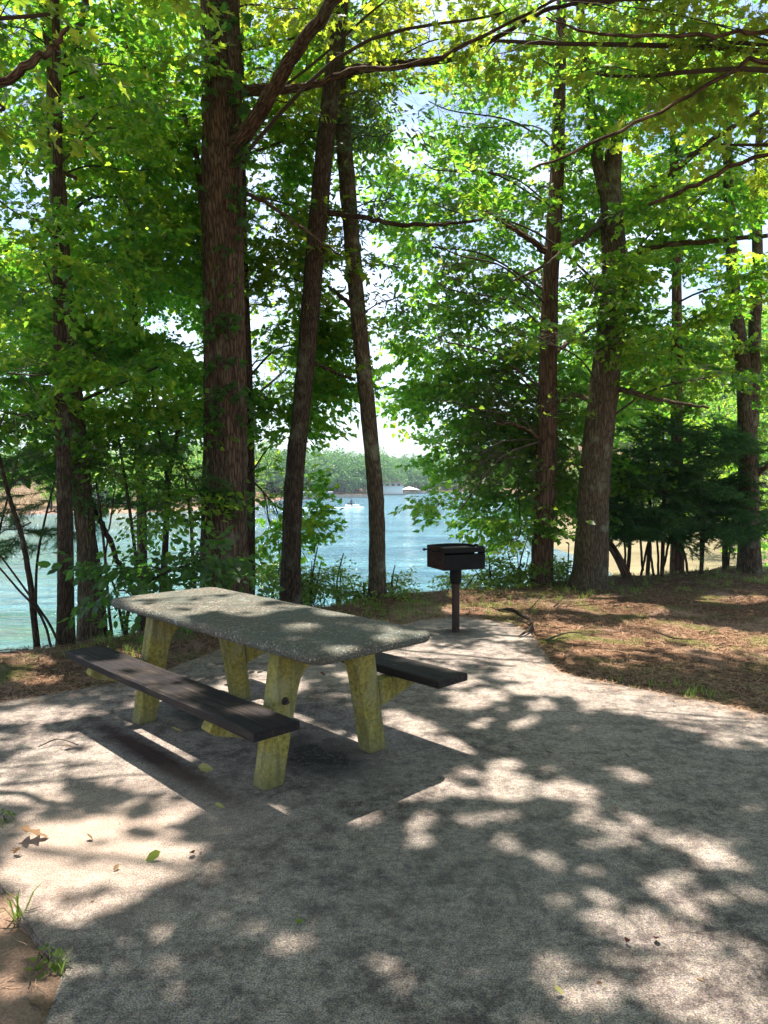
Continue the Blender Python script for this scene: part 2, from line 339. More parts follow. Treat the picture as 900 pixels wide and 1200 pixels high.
# ------------------------------------------------------------------ trees
class Tree: pass
def hgt_late(x, y): return hgt(x, y)
def make_tree(name, label, cat, trunk, bark, leaf, kind, group=None, base=None, ns=14, rough=.06, limbs=(), seg=26, needle=None):
    """trunk: list of (px, py, d, width_px) or world points ('w', x, y, z, radius)"""
    t = Tree(); P = []; Rr = []
    for q in trunk:
        if q[0] == 'w': P.append(q[1:4]); Rr.append(q[4])
        else: P.append(at(*q[:3])); Rr.append(q[3]/2/F*q[2])
    P = np.array(P); P[0][2] = float(hgt_late(P[0][0], P[0][1]))-.12; t.P = spline(P, seg*(4 if ns >= 40 else 1)); s0 = np.linspace(0, 1, len(P)); t.R = np.interp(np.linspace(0, 1, len(t.P)), s0, Rr)
    t.base = tuple(t.P[0]); t.root = tag(empty(name, t.base), label, cat, group); t.kind = kind
    mb = MB(); mb.tube(t.P, t.R, ns, rough=rough, seed=len(bpy.data.objects) % 17)
    mb.build('trunk', bark, t.root, t.base)
    for L in limbs:
        mb = MB(); pts = []; rr = []
        for q in L: pts.append(at(*q[:3])); rr.append(q[3]/2/F*q[2])
        S = spline(pts, 30); S[1:-1] += rg.normal(0, .008, (28, 3)); mb.tube(S, np.interp(np.linspace(0, 1, 30), np.linspace(0, 1, len(rr)), rr), 8, rough=.08, seed=len(pts)); mb.build('branch', bark, t.root, t.base)
    t.mb = MB(); t.leaf = leaf; t.bark = bark; t.limbs = limbs; return t
def grow(t, blobs, cull=True):
    """each blob: centre (3), radii (3), number of sub branches, sprays per sub branch, kind, scale"""
    for C, Rd, nsub, per, kind, scl in blobs:
        C = np.asarray(C, float); Rd = np.asarray(Rd, float)
        hd = np.hypot(t.P[:, 0]-C[0], t.P[:, 1]-C[1]); zt = C[2]-.45*hd
        cost = np.abs(t.P[:, 2]-zt)+.5*hd+(t.P[:, 2] < t.P[0, 2]+.22*(t.P[-1, 2]-t.P[0, 2]))*5
        i = int(np.argmin(cost)); P0 = t.P[i]; D = C-P0; dist = np.linalg.norm(D)
        mid = P0+D*.5+np.array((rg.normal(0, .08)*dist, rg.normal(0, .08)*dist, .10*dist))
        out = D/(dist+1e-6); end = C+out*Rd*.5
        S = spline([P0, mid, C, end], 14); r0 = min(t.R[i]*.4, .007+.006*dist)
        t.mb.tube(S, np.linspace(r0, .008, 14), 6, mat=1, cap=False)
        pos = []; az = []
        for k in range(nsub):
            u = rg.uniform(.35, 1); a = S[int(u*13)]
            v = rg.normal(0, 1, 3); v /= np.linalg.norm(v); e = C+v*Rd*rg.uniform(.45, 1.0)**.6
            d = e-a; ln = np.linalg.norm(d)
            m = a+d*.5+np.array((0, 0, .08*ln))+rg.normal(0, .05*ln, 3); Q = spline([a, m, e], 6)
            t.mb.tube(Q, np.linspace(max(.004, r0*.25), .002, 6), 4, mat=1, cap=False)
            ha = math.atan2(d[1], d[0])
            for j in range(per):
                f = .3+.7*(j+rg.random())/per if j < per-1 else 1.0
                p = Q[min(5, int(f*5))]*(1-(f*5) % 1)+Q[min(5, int(f*5)+1)]*((f*5) % 1)
                pos.append(p); az.append(ha+(0 if j == per-1 else (1 if j % 2 else -1)*R(rg.uniform(25, 80))))
        n = len(pos)
        place(t.mb, TP[kind], np.array(pos), np.array(az), rg.normal(-.12, .28, n), rg.normal(0, .35, n), scl*rg.uniform(.75, 1.2, n), cull)
def close(t):
    if t.mb.n: t.mb.build('crown', [t.leaf, TWIG], t.root, t.base, smooth=False)
def blob(px, py, d, rpx, rpy=None, nsub=12, per=5, kind='oval', scl=1.0, rd=None):
    rx = rpx/F*d; rz = (rpy or rpx)/F*d
    return (at(px, py, d), (rx, rd or rx*.9, rz), nsub, per, kind, scl)
def fill(trees, box, dr, n, rm, nsub, per, scl=1.0, avoid=()):
    """scatter blobs over a picture region at true depths and hang each on the nearest tree"""
    out = {}
    k = 0; tries = 0
    while k < n and tries < n*20:
        tries += 1
        px, py, d = rg.uniform(box[0], box[2]), rg.uniform(box[1], box[3]), rg.uniform(*dr)
        r = rg.uniform(*rm); rp = r*F/d
        if any(a-rp*.6 < px < c+rp*.6 and b-rp*.6 < py < e+rp*.6 for a, b, c, e in avoid): continue
        C = at(px, py, d)
        if C[2] < .6: continue
        t = min(trees, key=lambda q: min(math.hypot(q.P[i, 0]-C[0], q.P[i, 1]-C[1])+.3*abs(q.P[i, 2]-C[2]) for i in range(0, len(q.P), 4)))
        grow(t, [(C, (r, r, r*.65), nsub, per, t.kind, scl)]); k += 1

# ------------------------------------------------------------------ terrain
WATER = -3.0
EX = [-60, -8, -3.5, -2.7, -1.2, 0, 1.85, 3.3, 6.5, 12, 20, 60]; EY = [-4, 3.5, 6.8, 7.4, 8.9, 9.9, 10.9, 11.7, 13.2, 15, 17, 22]
def sstep(a, b, x): t = np.clip((x-a)/(b-a), 0, 1); return t*t*(3-2*t)
def far_y(X): return np.interp(X, [-300, -60, -34, -17, -3, 4, 14, 60, 300], [190, 160, 152, 164, 190, 216, 228, 236, 260])+1.2*np.sin(X*.33)
def hgt(X, Y):
    X = np.asarray(X, float); Y = np.asarray(Y, float)
    wob = .12*np.sin(X*2.3)+.08*np.sin(X*5.1+1)
    s = Y-np.interp(X, EX, EY)-wob
    near = -.025+.03*np.sin(X*1.9+Y*.7)*np.cos(Y*1.3)*sstep(0, 2, np.abs(s))*0
    near = near+.02*sstep(4.6, 4.0, Y)+.045*np.exp(-((s+.25)/.5)**2)
    h = near-4.6*sstep(0, 6.5, s)
    # sandy cove and wood to the right
    x0 = np.interp(Y, [20, 28, 33, 64, 90, 150, 250], [24, 14, 7.6, 14.5, 22, 34, 60])+1.2*np.sin(Y*.21)
    q = X-x0; sand = WATER-.35+.55*sstep(-3, 5, q)+.012*np.clip(Y-33, 0, 60); sand = sand+sstep(58, 92, Y+X*.1)*5+6*sstep(80, 160, Y)
    cove = sstep(-4, 2, q)*sstep(22, 30, Y); h = np.where(Y > 18, np.maximum(h, WATER-1.2+(sand-WATER+1.2)*cove), h)
    join = sstep(26, 40, X)*sstep(14, 24, Y); h = np.maximum(h, -4.4+(2.6+sstep(30, 80, X)*4)*join)
    # left point across the water
    yl = np.interp(X, [-300, -60, -42, -29, -24, -21, -20], [60, 86, 92, 98, 110, 160, 5000]); p = Y-yl
    h = np.maximum(h, WATER-1.2+1.75*sstep(-2, 4, p)+2.5*sstep(4, 60, p)*sstep(-20, -34, X))
    # far shore
    p = Y-far_y(X); h = np.maximum(h, WATER-1.2+1.9*sstep(-1, 1.5, p)+2.2*sstep(2, 30, p)+4*sstep(30, 150, p)+26*sstep(200, 900, p))
    return h
def axis(parts):
    out = [];
    for a, b, st in parts: out.append(np.arange(a, b, st))
    return np.concatenate(out)
gx = axis([(-900, -120, 60), (-120, -30, 4), (-30, -9, 1), (-9, 12, .12), (12, 60, 1), (60, 160, 5), (160, 961, 80)])
gy = axis([(-120, -4, 6), (-4, 1.5, .5), (1.5, 15, .12), (15, 24, .5), (24, 110, 2), (110, 220, 5), (220, 260, 1.5), (260, 420, 8), (420, 1400, 70)])
GX, GY = np.meshgrid(gx, gy); GZ = hgt(GX, GY)
nr = ((GX > -9) & (GX < 12) & (GY > 0) & (GY < 16)).astype(float)
# the pad outline (photo pixels on the ground)
def gp(px, py): d = H*F/(py-560); return ((px-450)/F*d, d)
PAD = [(-.02, -2.0), gp(70, 1138), gp(0, 1040), (-2.3, 3.7), (-3.6, 5.0), gp(0, 822), gp(90, 808), (-1.9, 5.95), (-1.55, 6.9), gp(430, 742), gp(490, 727), gp(540, 722), gp(600, 730), gp(622, 741), gp(655, 787), gp(700, 797), gp(750, 807), gp(800, 816), gp(850, 826), gp(900, 838), (3.6, 4.55), (5.2, 3.6), (5.2, -2.0)]
def inside(X, Y, poly):
    X = np.asarray(X); r = np.zeros(X.shape, bool); n = len(poly)
    for i in range(n):
        (x1, y1), (x2, y2) = poly[i], poly[(i+1) % n]
        c = ((y1 > Y) != (y2 > Y)); r ^= c & (X < (x2-x1)*(Y-y1)/(y2-y1+1e-12)+x1)
    return r
nz = np.array([noise.fractal(Vector((a*1.1, b*1.1, .3)), 1, 2, 5) if k else 0 for a, b, k in zip(GX.ravel(), GY.ravel(), nr.ravel())]).reshape(GX.shape)
pi_ = inside(GX, GY, PAD)
GZ = GZ+nz*.028*nr*(~pi_)-.035*pi_
mb = MB(); ny, nx = GX.shape; i = (np.arange(ny-1)[:, None]*nx+np.arange(nx-1)[None]).ravel()
mb.quads(np.stack((GX, GY, GZ), -1).reshape(-1, 3), np.stack((i, i+1, i+nx+1, i+nx), -1))
gm = bpy.data.materials.new('forest_ground'); ns, ls, b = nodes(gm)
ge = N(ns, 'NewGeometry'); P_ = ge.outputs['Position']
n1 = noise_n(ns, ls, P_, .9, 6, .65, .5); n2 = noise_n(ns, ls, P_, 22, 6, .75); n3 = noise_n(ns, ls, P_, 1.7, 5, .6); n4 = noise_n(ns, ls, P_, 90, 3, .7)
litter = ramp(ns, [(.32, (.03, .017, .010)), (.5, (.12, .062, .036)), (.68, (.28, .16, .095))]); ls.new(n2, litter.inputs[0])
clay = ramp(ns, [(.3, (.24, .145, .10)), (.7, (.46, .31, .23))]); ls.new(n4, clay.inputs[0])
sy = N(ns, 'SeparateXYZ'); ls.new(P_, sy.inputs[0])
c1 = mixc(ns, ls, math_n(ns, ls, 'MAXIMUM', mrange(ns, ls, n1, .53, .65), mrange(ns, ls, sy.outputs['Y'], 4.2, 3.5)), litter.outputs[0], clay.outputs[0])
moss = ramp(ns, [(.3, (.05, .075, .015)), (.7, (.15, .17, .04))]); ls.new(n4, moss.inputs[0])
c2 = mixc(ns, ls, math_n(ns, ls, 'MULTIPLY', mrange(ns, ls, n3, .50, .62, 0, .75), mrange(ns, ls, sy.outputs['Y'], 3.6, 4.4)), c1, moss.outputs[0])
sx = N(ns, 'SeparateXYZ'); ls.new(P_, sx.inputs[0])
# red clay and sand low down by the water and across the cove, forest floor further up
cv = math_n(ns, ls, 'MULTIPLY', mrange(ns, ls, sx.outputs['X'], 2, 6), mrange(ns, ls, sx.outputs['Y'], 130, 110))
low = math_n(ns, ls, 'MAXIMUM', math_n(ns, ls, 'MULTIPLY', cv, mrange(ns, ls, sx.outputs['Z'], -1.9, -2.5)), mrange(ns, ls, sx.outputs['Z'], -2.4, -2.65)); far = mrange(ns, ls, sx.outputs['Y'], 24, 30)
sand = ramp(ns, [(.3, (.13, .11, .06)), (.7, (.26, .21, .12))]); ls.new(noise_n(ns, ls, P_, .35, 6, .6), sand.inputs[0])
clayf = ramp(ns, [(.3, (.22, .12, .08)), (.7, (.36, .24, .17))]); ls.new(noise_n(ns, ls, P_, .2, 5, .6), clayf.inputs[0])
fs = mixc(ns, ls, mrange(ns, ls, sx.outputs['X'], -10, 5), clayf.outputs[0], sand.outputs[0])
c3 = mixc(ns, ls, math_n(ns, ls, 'MULTIPLY', low, far), c2, fs)
ls.new(c3, b.inputs['Base Color']); b.inputs['Roughness'].default_value = .95; b.inputs['Specular IOR Level'].default_value = .1
bump(ns, ls, b, math_n(ns, ls, 'ADD', n2, math_n(ns, ls, 'MULTIPLY', n4, .5)), .9, .03)
tag(mb.build('ground', gm), kind='structure')

# concrete pad
pm = bpy.data.materials.new('old_concrete'); ns, ls, b = nodes(pm); ge = N(ns, 'NewGeometry'); P_ = ge.outputs['Position']
fine = noise_n(ns, ls, P_, 160, 3, .7); mid = noise_n(ns, ls, P_, 38, 5, .75); big = noise_n(ns, ls, P_, 1.3, 6, .62, .4); big2 = noise_n(ns, ls, P_, .45, 3, .5)
base = ramp(ns, [(.36, (.05, .046, .048)), (.485, (.27, .228, .198)), (.61, (.62, .50, .41))]); ls.new(math_n(ns, ls, 'ADD', math_n(ns, ls, 'MULTIPLY', fine, .65), math_n(ns, ls, 'MULTIPLY', mid, .35)), base.inputs[0])
vor = N(ns, 'TexVoronoi'); vor.inputs['Scale'].default_value = 95; ls.new(P_, vor.inputs['Vector'])
blot = noise_n(ns, ls, P_, 9, 6, .75)
peb = mixc(ns, ls, mrange(ns, ls, vor.outputs['Distance'], .34, .2, 0, .45), base.outputs[0], vor.outputs['Color'], 'SOFT_LIGHT')
dirt = mrange(ns, ls, math_n(ns, ls, 'ADD', math_n(ns, ls, 'MULTIPLY', big, .65), math_n(ns, ls, 'MULTIPLY', big2, .35)), .40, .58)
peb = mixc(ns, ls, mrange(ns, ls, blot, .47, .60, 0, .5), peb, mixc(ns, ls, 1.0, peb, (.40, .38, .39), 'MULTIPLY'))
grime = mixc(ns, ls, 1.0, peb, (.42, .40, .42), 'MULTIPLY')
gd = math_n(ns, ls, 'MULTIPLY', dirt, mrange(ns, ls, blot, .40, .58, .25, 1))
c = mixc(ns, ls, gd, peb, grime)
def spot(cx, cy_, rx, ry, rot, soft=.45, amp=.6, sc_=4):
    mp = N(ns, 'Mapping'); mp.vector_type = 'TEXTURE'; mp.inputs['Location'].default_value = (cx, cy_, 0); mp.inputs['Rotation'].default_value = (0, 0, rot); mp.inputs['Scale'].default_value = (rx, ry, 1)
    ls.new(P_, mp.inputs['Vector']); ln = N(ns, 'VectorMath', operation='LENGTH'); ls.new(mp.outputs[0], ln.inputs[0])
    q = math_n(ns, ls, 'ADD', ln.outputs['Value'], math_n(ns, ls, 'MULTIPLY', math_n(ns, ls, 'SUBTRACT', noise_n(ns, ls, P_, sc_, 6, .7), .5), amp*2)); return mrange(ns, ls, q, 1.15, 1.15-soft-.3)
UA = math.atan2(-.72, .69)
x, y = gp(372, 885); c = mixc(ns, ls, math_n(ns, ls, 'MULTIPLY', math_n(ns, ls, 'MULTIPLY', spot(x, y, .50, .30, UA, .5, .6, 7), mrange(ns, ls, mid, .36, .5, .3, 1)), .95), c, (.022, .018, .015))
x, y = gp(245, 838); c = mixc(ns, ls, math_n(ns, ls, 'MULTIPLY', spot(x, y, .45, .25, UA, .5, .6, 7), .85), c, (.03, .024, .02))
x, y = gp(180, 885); c = mixc(ns, ls, math_n(ns, ls, 'MULTIPLY', spot(x, y-.01, 1.0, .10, UA, .4, .45, 12), .95), c, (.05, .02, .014))
x, y = gp(560, 1020); c = mixc(ns, ls, math_n(ns, ls, 'MULTIPLY', spot(x, y, .9, .6, .3, .6, .9, 2), .25), c, (.13, .14, .13))
sun_tone = ramp(ns, [(.36, (.22, .15, .12)), (.5, (.38, .28, .22)), (.62, (.50, .38, .30))]); ls.new(fine, sun_tone.inputs[0])
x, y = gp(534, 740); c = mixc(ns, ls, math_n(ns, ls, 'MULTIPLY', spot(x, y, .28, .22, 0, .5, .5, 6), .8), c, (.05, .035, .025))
x, y = gp(90, 985); c = mixc(ns, ls, math_n(ns, ls, 'MULTIPLY', spot(x, y, .95, .75, .2, .8, .5, 3), .75), c, sun_tone.outputs[0])  # pale pink-beige patch: sunlit tone of the lower-left slab painted in
ls.new(c, b.inputs['Base Color']); b.inputs['Roughness'].default_value = .88; b.inputs['Specular IOR Level'].default_value = .25
bump(ns, ls, b, math_n(ns, ls, 'ADD', fine, mid), .55, .006)
bm = bmesh.new(); P2 = []
n = len(PAD)
for i in range(n):
    a, c_ = Vector(PAD[i]), Vector(PAD[(i+1) % n]); L = (c_-a).length; k = max(1, int(L/.12))
    for j in range(k):
        p = a.lerp(c_, j/k); nn = Vector((a.y-c_.y, c_.x-a.x)).normalized(); w_ = noise.fractal(Vector((p.x*4, p.y*4, 0)), 1, 2, 4)*.018
        P2.append((p.x+nn.x*w_, p.y+nn.y*w_))
vs = [bm.verts.new((x, y, 0)) for x, y in P2]; f = bm.faces.new(vs); bm.faces.ensure_lookup_table()
if f.normal.z < 0: bmesh.ops.reverse_faces(bm, faces=[f])
top = f; ex = bmesh.ops.extrude_face_region(bm, geom=[f]); bmesh.ops.translate(bm, verts=[v for v in ex['geom'] if isinstance(v, bmesh.types.BMVert)], vec=(0, 0, -.12))
bmesh.ops.recalc_face_normals(bm, faces=bm.faces)
es = [e for e in bm.edges if len(e.link_faces) == 2 and all(v.co.z > -.01 for v in e.verts) and abs(e.link_faces[0].normal.z-e.link_faces[1].normal.z) > .5]
bmesh.ops.bevel(bm, geom=es, offset=.012, segments=2, affect='EDGES')
me = bpy.data.meshes.new('concrete_pad'); bm.to_mesh(me); bm.free(); me.materials.append(pm); o = bpy.data.objects.new('concrete_pad', me); col.objects.link(o); tag(o, kind='structure')

# water
wm = bpy.data.materials.new('lake_water'); ns, ls, b = nodes(wm); ge = N(ns, 'NewGeometry'); P_ = ge.outputs['Position']
mp = N(ns, 'Mapping'); mp.inputs['Scale'].default_value = (.55, 1.5, 1); mp.inputs['Rotation'].default_value = (0, 0, .25); ls.new(P_, mp.inputs['Vector'])
w1 = noise_n(ns, ls, mp.outputs[0], .9, 5, .62, .6); w2 = noise_n(ns, ls, mp.outputs[0], .09, 3, .5, .3); w3 = noise_n(ns, ls, mp.outputs[0], 3.5, 3, .6)
sx = N(ns, 'SeparateXYZ'); ls.new(P_, sx.inputs[0])
wc = mixc(ns, ls, mrange(ns, ls, math_n(ns, ls, 'ADD', sx.outputs['X'], math_n(ns, ls, 'MULTIPLY', sx.outputs['Y'], .28)), -2, 12), (.07, .19, .15), (.07, .18, .25))
wc = mixc(ns, ls, mrange(ns, ls, w2, .42, .6, 0, .7), wc, (.14, .32, .37))
wc = mixc(ns, ls, mrange(ns, ls, w1, .46, .58, 0, .55), wc, (.05, .125, .16)); ls.new(wc, b.inputs['Base Color']); b.inputs['Roughness'].default_value = .1; b.inputs['IOR'].default_value = 1.33; b.inputs['Specular IOR Level'].default_value = .5  # darker and lighter teal bands paint the ripple reflections into the colour
w4 = noise_n(ns, ls, mp.outputs[0], .28, 4, .6, .8)
bump(ns, ls, b, math_n(ns, ls, 'ADD', math_n(ns, ls, 'ADD', w1, math_n(ns, ls, 'MULTIPLY', w4, 3.0)), math_n(ns, ls, 'ADD', math_n(ns, ls, 'MULTIPLY', w3, .4), math_n(ns, ls, 'MULTIPLY', w2, 5.0))), 1.0, .8)
mb = MB(); mb.quads([(-900, 4, WATER), (900, 4, WATER), (900, 420, WATER), (-900, 420, WATER)], [(0, 1, 2, 3)]); tag(mb.build('lake_water', wm), kind='structure')

# ------------------------------------------------------------------ picnic table
UX = Vector((.692, -.722)); VX = Vector((.722, .692)); CT = Vector((-.84, 4.63))
def U(u, v, z): return (CT.x+UX.x*u+VX.x*v, CT.y+UX.y*u+VX.y*v, z)
agg = bpy.data.materials.new('exposed_aggregate'); ns, ls, b = nodes(agg); t = N(ns, 'TexCoord'); P_ = t.outputs['Object']
v1 = N(ns, 'TexVoronoi'); v1.inputs['Scale'].default_value = 92; ls.new(P_, v1.inputs['Vector'])
hs = N(ns, 'SeparateColor'); ls.new(v1.outputs['Color'], hs.inputs[0])
r = ramp(ns, [(.0, (.05, .045, .032)), (.35, (.13, .11, .08)), (.62, (.22, .19, .14)), (.84, (.15, .10, .06)), (.96, (.40, .39, .35))]); ls.new(hs.outputs[0], r.inputs[0])
gap = mrange(ns, ls, v1.outputs['Distance'], .62, .42)
mo = noise_n(ns, ls, P_, 3.5, 6, .65); c = mixc(ns, ls, gap, (.10, .09, .07), r.outputs[0]); c = mixc(ns, ls, mrange(ns, ls, mo, .45, .62, 0, .55), c, (.09, .11, .09))
wear = noise_n(ns, ls, P_, 14, 5, .7); c = mixc(ns, ls, mrange(ns, ls, wear, .60, .68, 0, .6), c, (.36, .37, .34))
ls.new(c, b.inputs['Base Color']); b.inputs['Roughness'].default_value = .75; bump(ns, ls, b, gap, .8, .006)
legm = bpy.data.materials.new('mossy_painted_concrete'); ns, ls, b = nodes(legm); ge = N(ns, 'NewGeometry'); P_ = ge.outputs['Position']
a1 = noise_n(ns, ls, P_, 5, 6, .7); a2 = noise_n(ns, ls, P_, 45, 5, .75); sx = N(ns, 'SeparateXYZ'); ls.new(P_, sx.inputs[0])
r = ramp(ns, [(.3, (.09, .075, .018)), (.5, (.28, .235, .045)), (.7, (.42, .37, .10))]); ls.new(a2, r.inputs[0])
c = mixc(ns, ls, mrange(ns, ls, a1, .48, .62, 0, .55), r.outputs[0], (.30, .29, .17))
foot = mrange(ns, ls, math_n(ns, ls, 'ADD', sx.outputs['Z'], math_n(ns, ls, 'MULTIPLY', a1, .18)), .22, .07, 0, .8); c = mixc(ns, ls, foot, c, (.12, .11, .05))
str_ = N(ns, 'Mapping'); str_.inputs['Scale'].default_value = (14, 14, 1.2); ls.new(P_, str_.inputs['Vector']); a3 = noise_n(ns, ls, str_.outputs[0], 1.5, 5, .6)
c = mixc(ns, ls, mrange(ns, ls, a3, .50, .60, 0, .6), c, (.13, .12, .045))
ls.new(c, b.inputs['Base Color']); b.inputs['Roughness'].default_value = .85; bump(ns, ls, b, a2, .6, .006)
wood = bpy.data.materials.new('weathered_plank'); ns, ls, b = nodes(wood); t = N(ns, 'TexCoord')
mp = N(ns, 'Mapping'); mp.inputs['Rotation'].default_value = (0, 0, -UA); ls.new(t.outputs['Object'], mp.inputs['Vector']); mp2 = N(ns, 'Mapping'); mp2.inputs['Scale'].default_value = (1.1, 26, 26); ls.new(mp.outputs[0], mp2.inputs['Vector'])
a1 = noise_n(ns, ls, mp2.outputs[0], 2.2, 6, .7, .8); a2 = noise_n(ns, ls, t.outputs['Object'], 4, 4, .6)
r = ramp(ns, [(.35, (.008, .006, .007)), (.55, (.035, .026, .022)), (.72, (.12, .085, .068))]); ls.new(a1, r.inputs[0])
c = mixc(ns, ls, mrange(ns, ls, a2, .45, .62, 0, .75), r.outputs[0], (.016, .013, .017)); ls.new(c, b.inputs['Base Color']); b.inputs['Roughness'].default_value = .7; b.inputs['Specular IOR Level'].default_value = .25; bump(ns, ls, b, a1, .9, .01)
steel = plain('blackened_steel', (.007, .007, .007), .6, 0, .6, 12, .3, .15); rust = plain('rusty_steel', (.085, .035, .022), .7, .2, .6, 16, .4); bolt_m = plain('bolt_metal', (.05, .04, .035), .6, .5, .3)

T = tag(empty('picnic_table', U(0, 0, 0)), 'old picnic table with speckled pebble concrete top, mossy yellow legs and dark plank benches', 'picnic table'); TO = U(0, 0, 0)
# table top: rounded slab
mb = MB(); hu, hv, rc = 1.17, .418, .085; ring = []
for cx, cy_, a0 in ((hu+.02-rc, hv-rc, 0), (-hu+.03+rc, hv-rc, 90), (-hu+.03+rc, -hv+rc, 180), (hu+.02-rc, -hv+rc, 270)):
    for k in range(7): a = R(a0+15*k); ring.append((cx, cy_, math.cos(a), math.sin(a)))
full = []
for i, q in enumerate(ring):
    full.append(q); q2 = ring[(i+1) % len(ring)]
    if i % 7 == 6:
        m_ = 26 if (i//7) % 2 == 0 else 9
        for k in range(1, m_): f = k/m_; full.append((q[0]*(1-f)+q2[0]*f, q[1]*(1-f)+q2[1]*f, q[2], q[3]))
prof = [(-.045, .705), (-.014, .705), (-.004, .711), (0, .721), (0, .738), (-.006, .752), (-.018, .760), (-.035, .7615)]
V = []; nr_ = len(full)
for off, z in prof:
    for cx, cy_, a, b_ in full:
        j = noise.noise(Vector((cx*9+a*2, cy_*9+b_*2, z*30)))*.004
        V.append(U(cx+a*(rc+off+j), cy_+b_*(rc+off+j), z+j*.4))
Fq = [(k*nr_+i, k*nr_+(i+1) % nr_, (k+1)*nr_+(i+1) % nr_, (k+1)*nr_+i) for k in range(len(prof)-1) for i in range(nr_)]
mb.quads(V, Fq); top = len(prof)-1; mb.add(V[top*nr_:], np.arange(nr_), [nr_]); mb.add(V[:nr_], np.arange(nr_)[::-1], [nr_])
mb.build('tabletop', agg, T, TO, weld=True)
legp = [(-.432, 0), (-.400, .22), (-.365, .45), (-.330, .7035), (-.07, .7035), (-.07, .610), (-.12, .600), (-.165, .574), (-.192, .53), (-.212, .47), (-.262, .24), (-.308, 0)]
for su in (.73, -.68):
    tr = MB(); tr.prism([(-.069, .610), (.069, .610), (.069, .7035), (-.069, .7035)], su-.050, su+.050, lambda a, b_, y: U(y, a, b_)); tr = tr.build('crossbar', legm, T, TO, smooth=False, bevel=.008, weld=True)
    for s in (1, -1):
        m = MB()
        def lf(a, b_, y, s=s, su=su): k = .054-.006*(b_/.69); return U(su+(k if y > 0 else -k), a*s, b_)
        m.prism(legp, -1, 1, lf); m.build('leg', legm, T, TO, smooth=False, bevel=.012, weld=True)
        m = MB(); m.prism([(-.375, .414), (-.72, .414), (-.74, .375), (-.70, .345), (-.40, .255)], su-.045, su+.045, lambda a, b_, y, s=s: U(y, a*s, b_)); m.build('bench_arm', legm, T, TO, smooth=False, bevel=.010, weld=True)
for s in (-1, 1):
    m = MB(); nsl = 24; sec = [(-.128, .418), (.128, .418), (.128, .455), (.118, .462), (0, .463), (-.118, .462), (-.128, .455)]
    rows = []
    for k in range(nsl+1):
        u = (-1.05 if s < 0 else -1.15)+(2.20 if s < 0 else 2.3)*k/nsl; wv = .003*math.sin(k*.9+s)
        rows += [U(u+noise.noise(Vector((v*20, k, s)))*.006*(k in (0, nsl)), v*(1+wv)+s*.61, z+.003*math.sin(u*2.2)) for v, z in sec]
    q = len(sec); m.quads(rows, [(k*q+i, k*q+(i+1) % q, (k+1)*q+(i+1) % q, (k+1)*q+i) for k in range(nsl) for i in range(q)])
    m.add(rows[:q], range(q), [q]); m.add(rows[-q:], list(range(q))[::-1], [q]); sb = m.build('bench_seat', wood, T, TO, smooth=False, bevel=.003, weld=True)
    for u in (-.68, .73):
        for v in (-.06, .06):
            m = MB(); m.tube([U(u, s*.61+v, .461), U(u, s*.61+v, .467)], [.014, .012], 10); m.build('bolt', bolt_m, sb, TO)
# rusted socket on the near leg's end face
m = MB(); cpt = Vector(U(.73+.049, -.30, .435)); m.tube([cpt, cpt+Vector((UX.x, UX.y, 0))*.012], [.022, .018], 12); m.tube([cpt, cpt+Vector((UX.x, UX.y, 0))*.03], [.010, .010], 8); m.build('bolt', bolt_m, T, TO)

# ------------------------------------------------------------------ charcoal grill
gx0, gy0 = gp(534, 740); gz = .655; Gr = tag(empty('charcoal_grill', (gx0, gy0, 0)), 'black steel park grill on a single rusty post at the far edge of the concrete', 'grill'); GO = (gx0, gy0, 0)
ang = R(22); ca, sa = math.cos(ang), math.sin(ang)
def GB(x, y, z): return (gx0+ca*x-sa*y, gy0+sa*x+ca*y, z)
m = MB(); m.tube([(gx0, gy0, -.1), (gx0, gy0, .60)], [.040, .040], 16); m.build('post', plain('dark_rusty_pipe', (.035, .018, .013), .7, .2, .6, 16, .4), Gr, GO)
m = MB(); m.tube([(gx0, gy0, .53), (gx0, gy0, .652)], [.062, .062], 16); m.tube([(gx0, gy0, .50), (gx0, gy0, .53)], [.05, .062], 16, cap=False); m.build('collar', steel, Gr, GO)
hx, hy, z0, z1, th = .235, .20, .665, .895, .007
m = MB(); m.box((-hx, -hy, z0), (hx, hy, z0+th), fn=GB)
fb = m.build('firebox', steel, Gr, GO, smooth=False)
m = MB()
m.box((-hx, -hy, z0+th+.001), (hx, -hy+th, z0+.155), fn=GB); m.build('front_panel', steel, fb, GO, smooth=False)
m = MB(); m.box((-hx, -hy+th+.001, z0+th+.001), (-hx+th, hy-th-.001, z1), fn=GB); m.build('side_panel', plain('sooty_rust', (.03, .012, .008), .7, 0, .8, 14, .4, .15), fb, GO, smooth=False)
m = MB(); yy = hy-th-.001
# right side with notch holes: strips around a column of holes
m.box((hx-th, -hy+th+.001, z0+th+.001), (hx, -.06, z1), fn=GB); m.box((hx-th, .02, z0+th+.001), (hx, yy, z1), fn=GB)
for k in range(5): m.box((hx-th, -.0595, z0+.012+k*.05), (hx, .0195, z0+.012+k*.05+.03), fn=GB)
m.build('side_panel', steel, fb, GO, smooth=False)
m = MB(); arc = [(-hx, z0+th+.001), (hx, z0+th+.001)]+[(hx-2*hx*k/12, z1+.007*math.sin(math.pi*k/12)) for k in range(13)]
m.prism(arc, hy-th, hy, lambda a, b_, y: GB(a, y, b_)); m.build('back_panel', steel, fb, GO, smooth=False)
m = MB(); m.box((-hx, -hy, z0+.175), (hx, -hy+.02, z0+.225), fn=GB); m.build('rim', steel, fb, GO, smooth=False)
m = MB()
for k in range(15): y = -hy+.03+k*(2*hy-.06)/14; m.tube([GB(-hx+.02, y, .862), GB(hx-.02, y, .862+.004)], [.0045, .0045], 6)
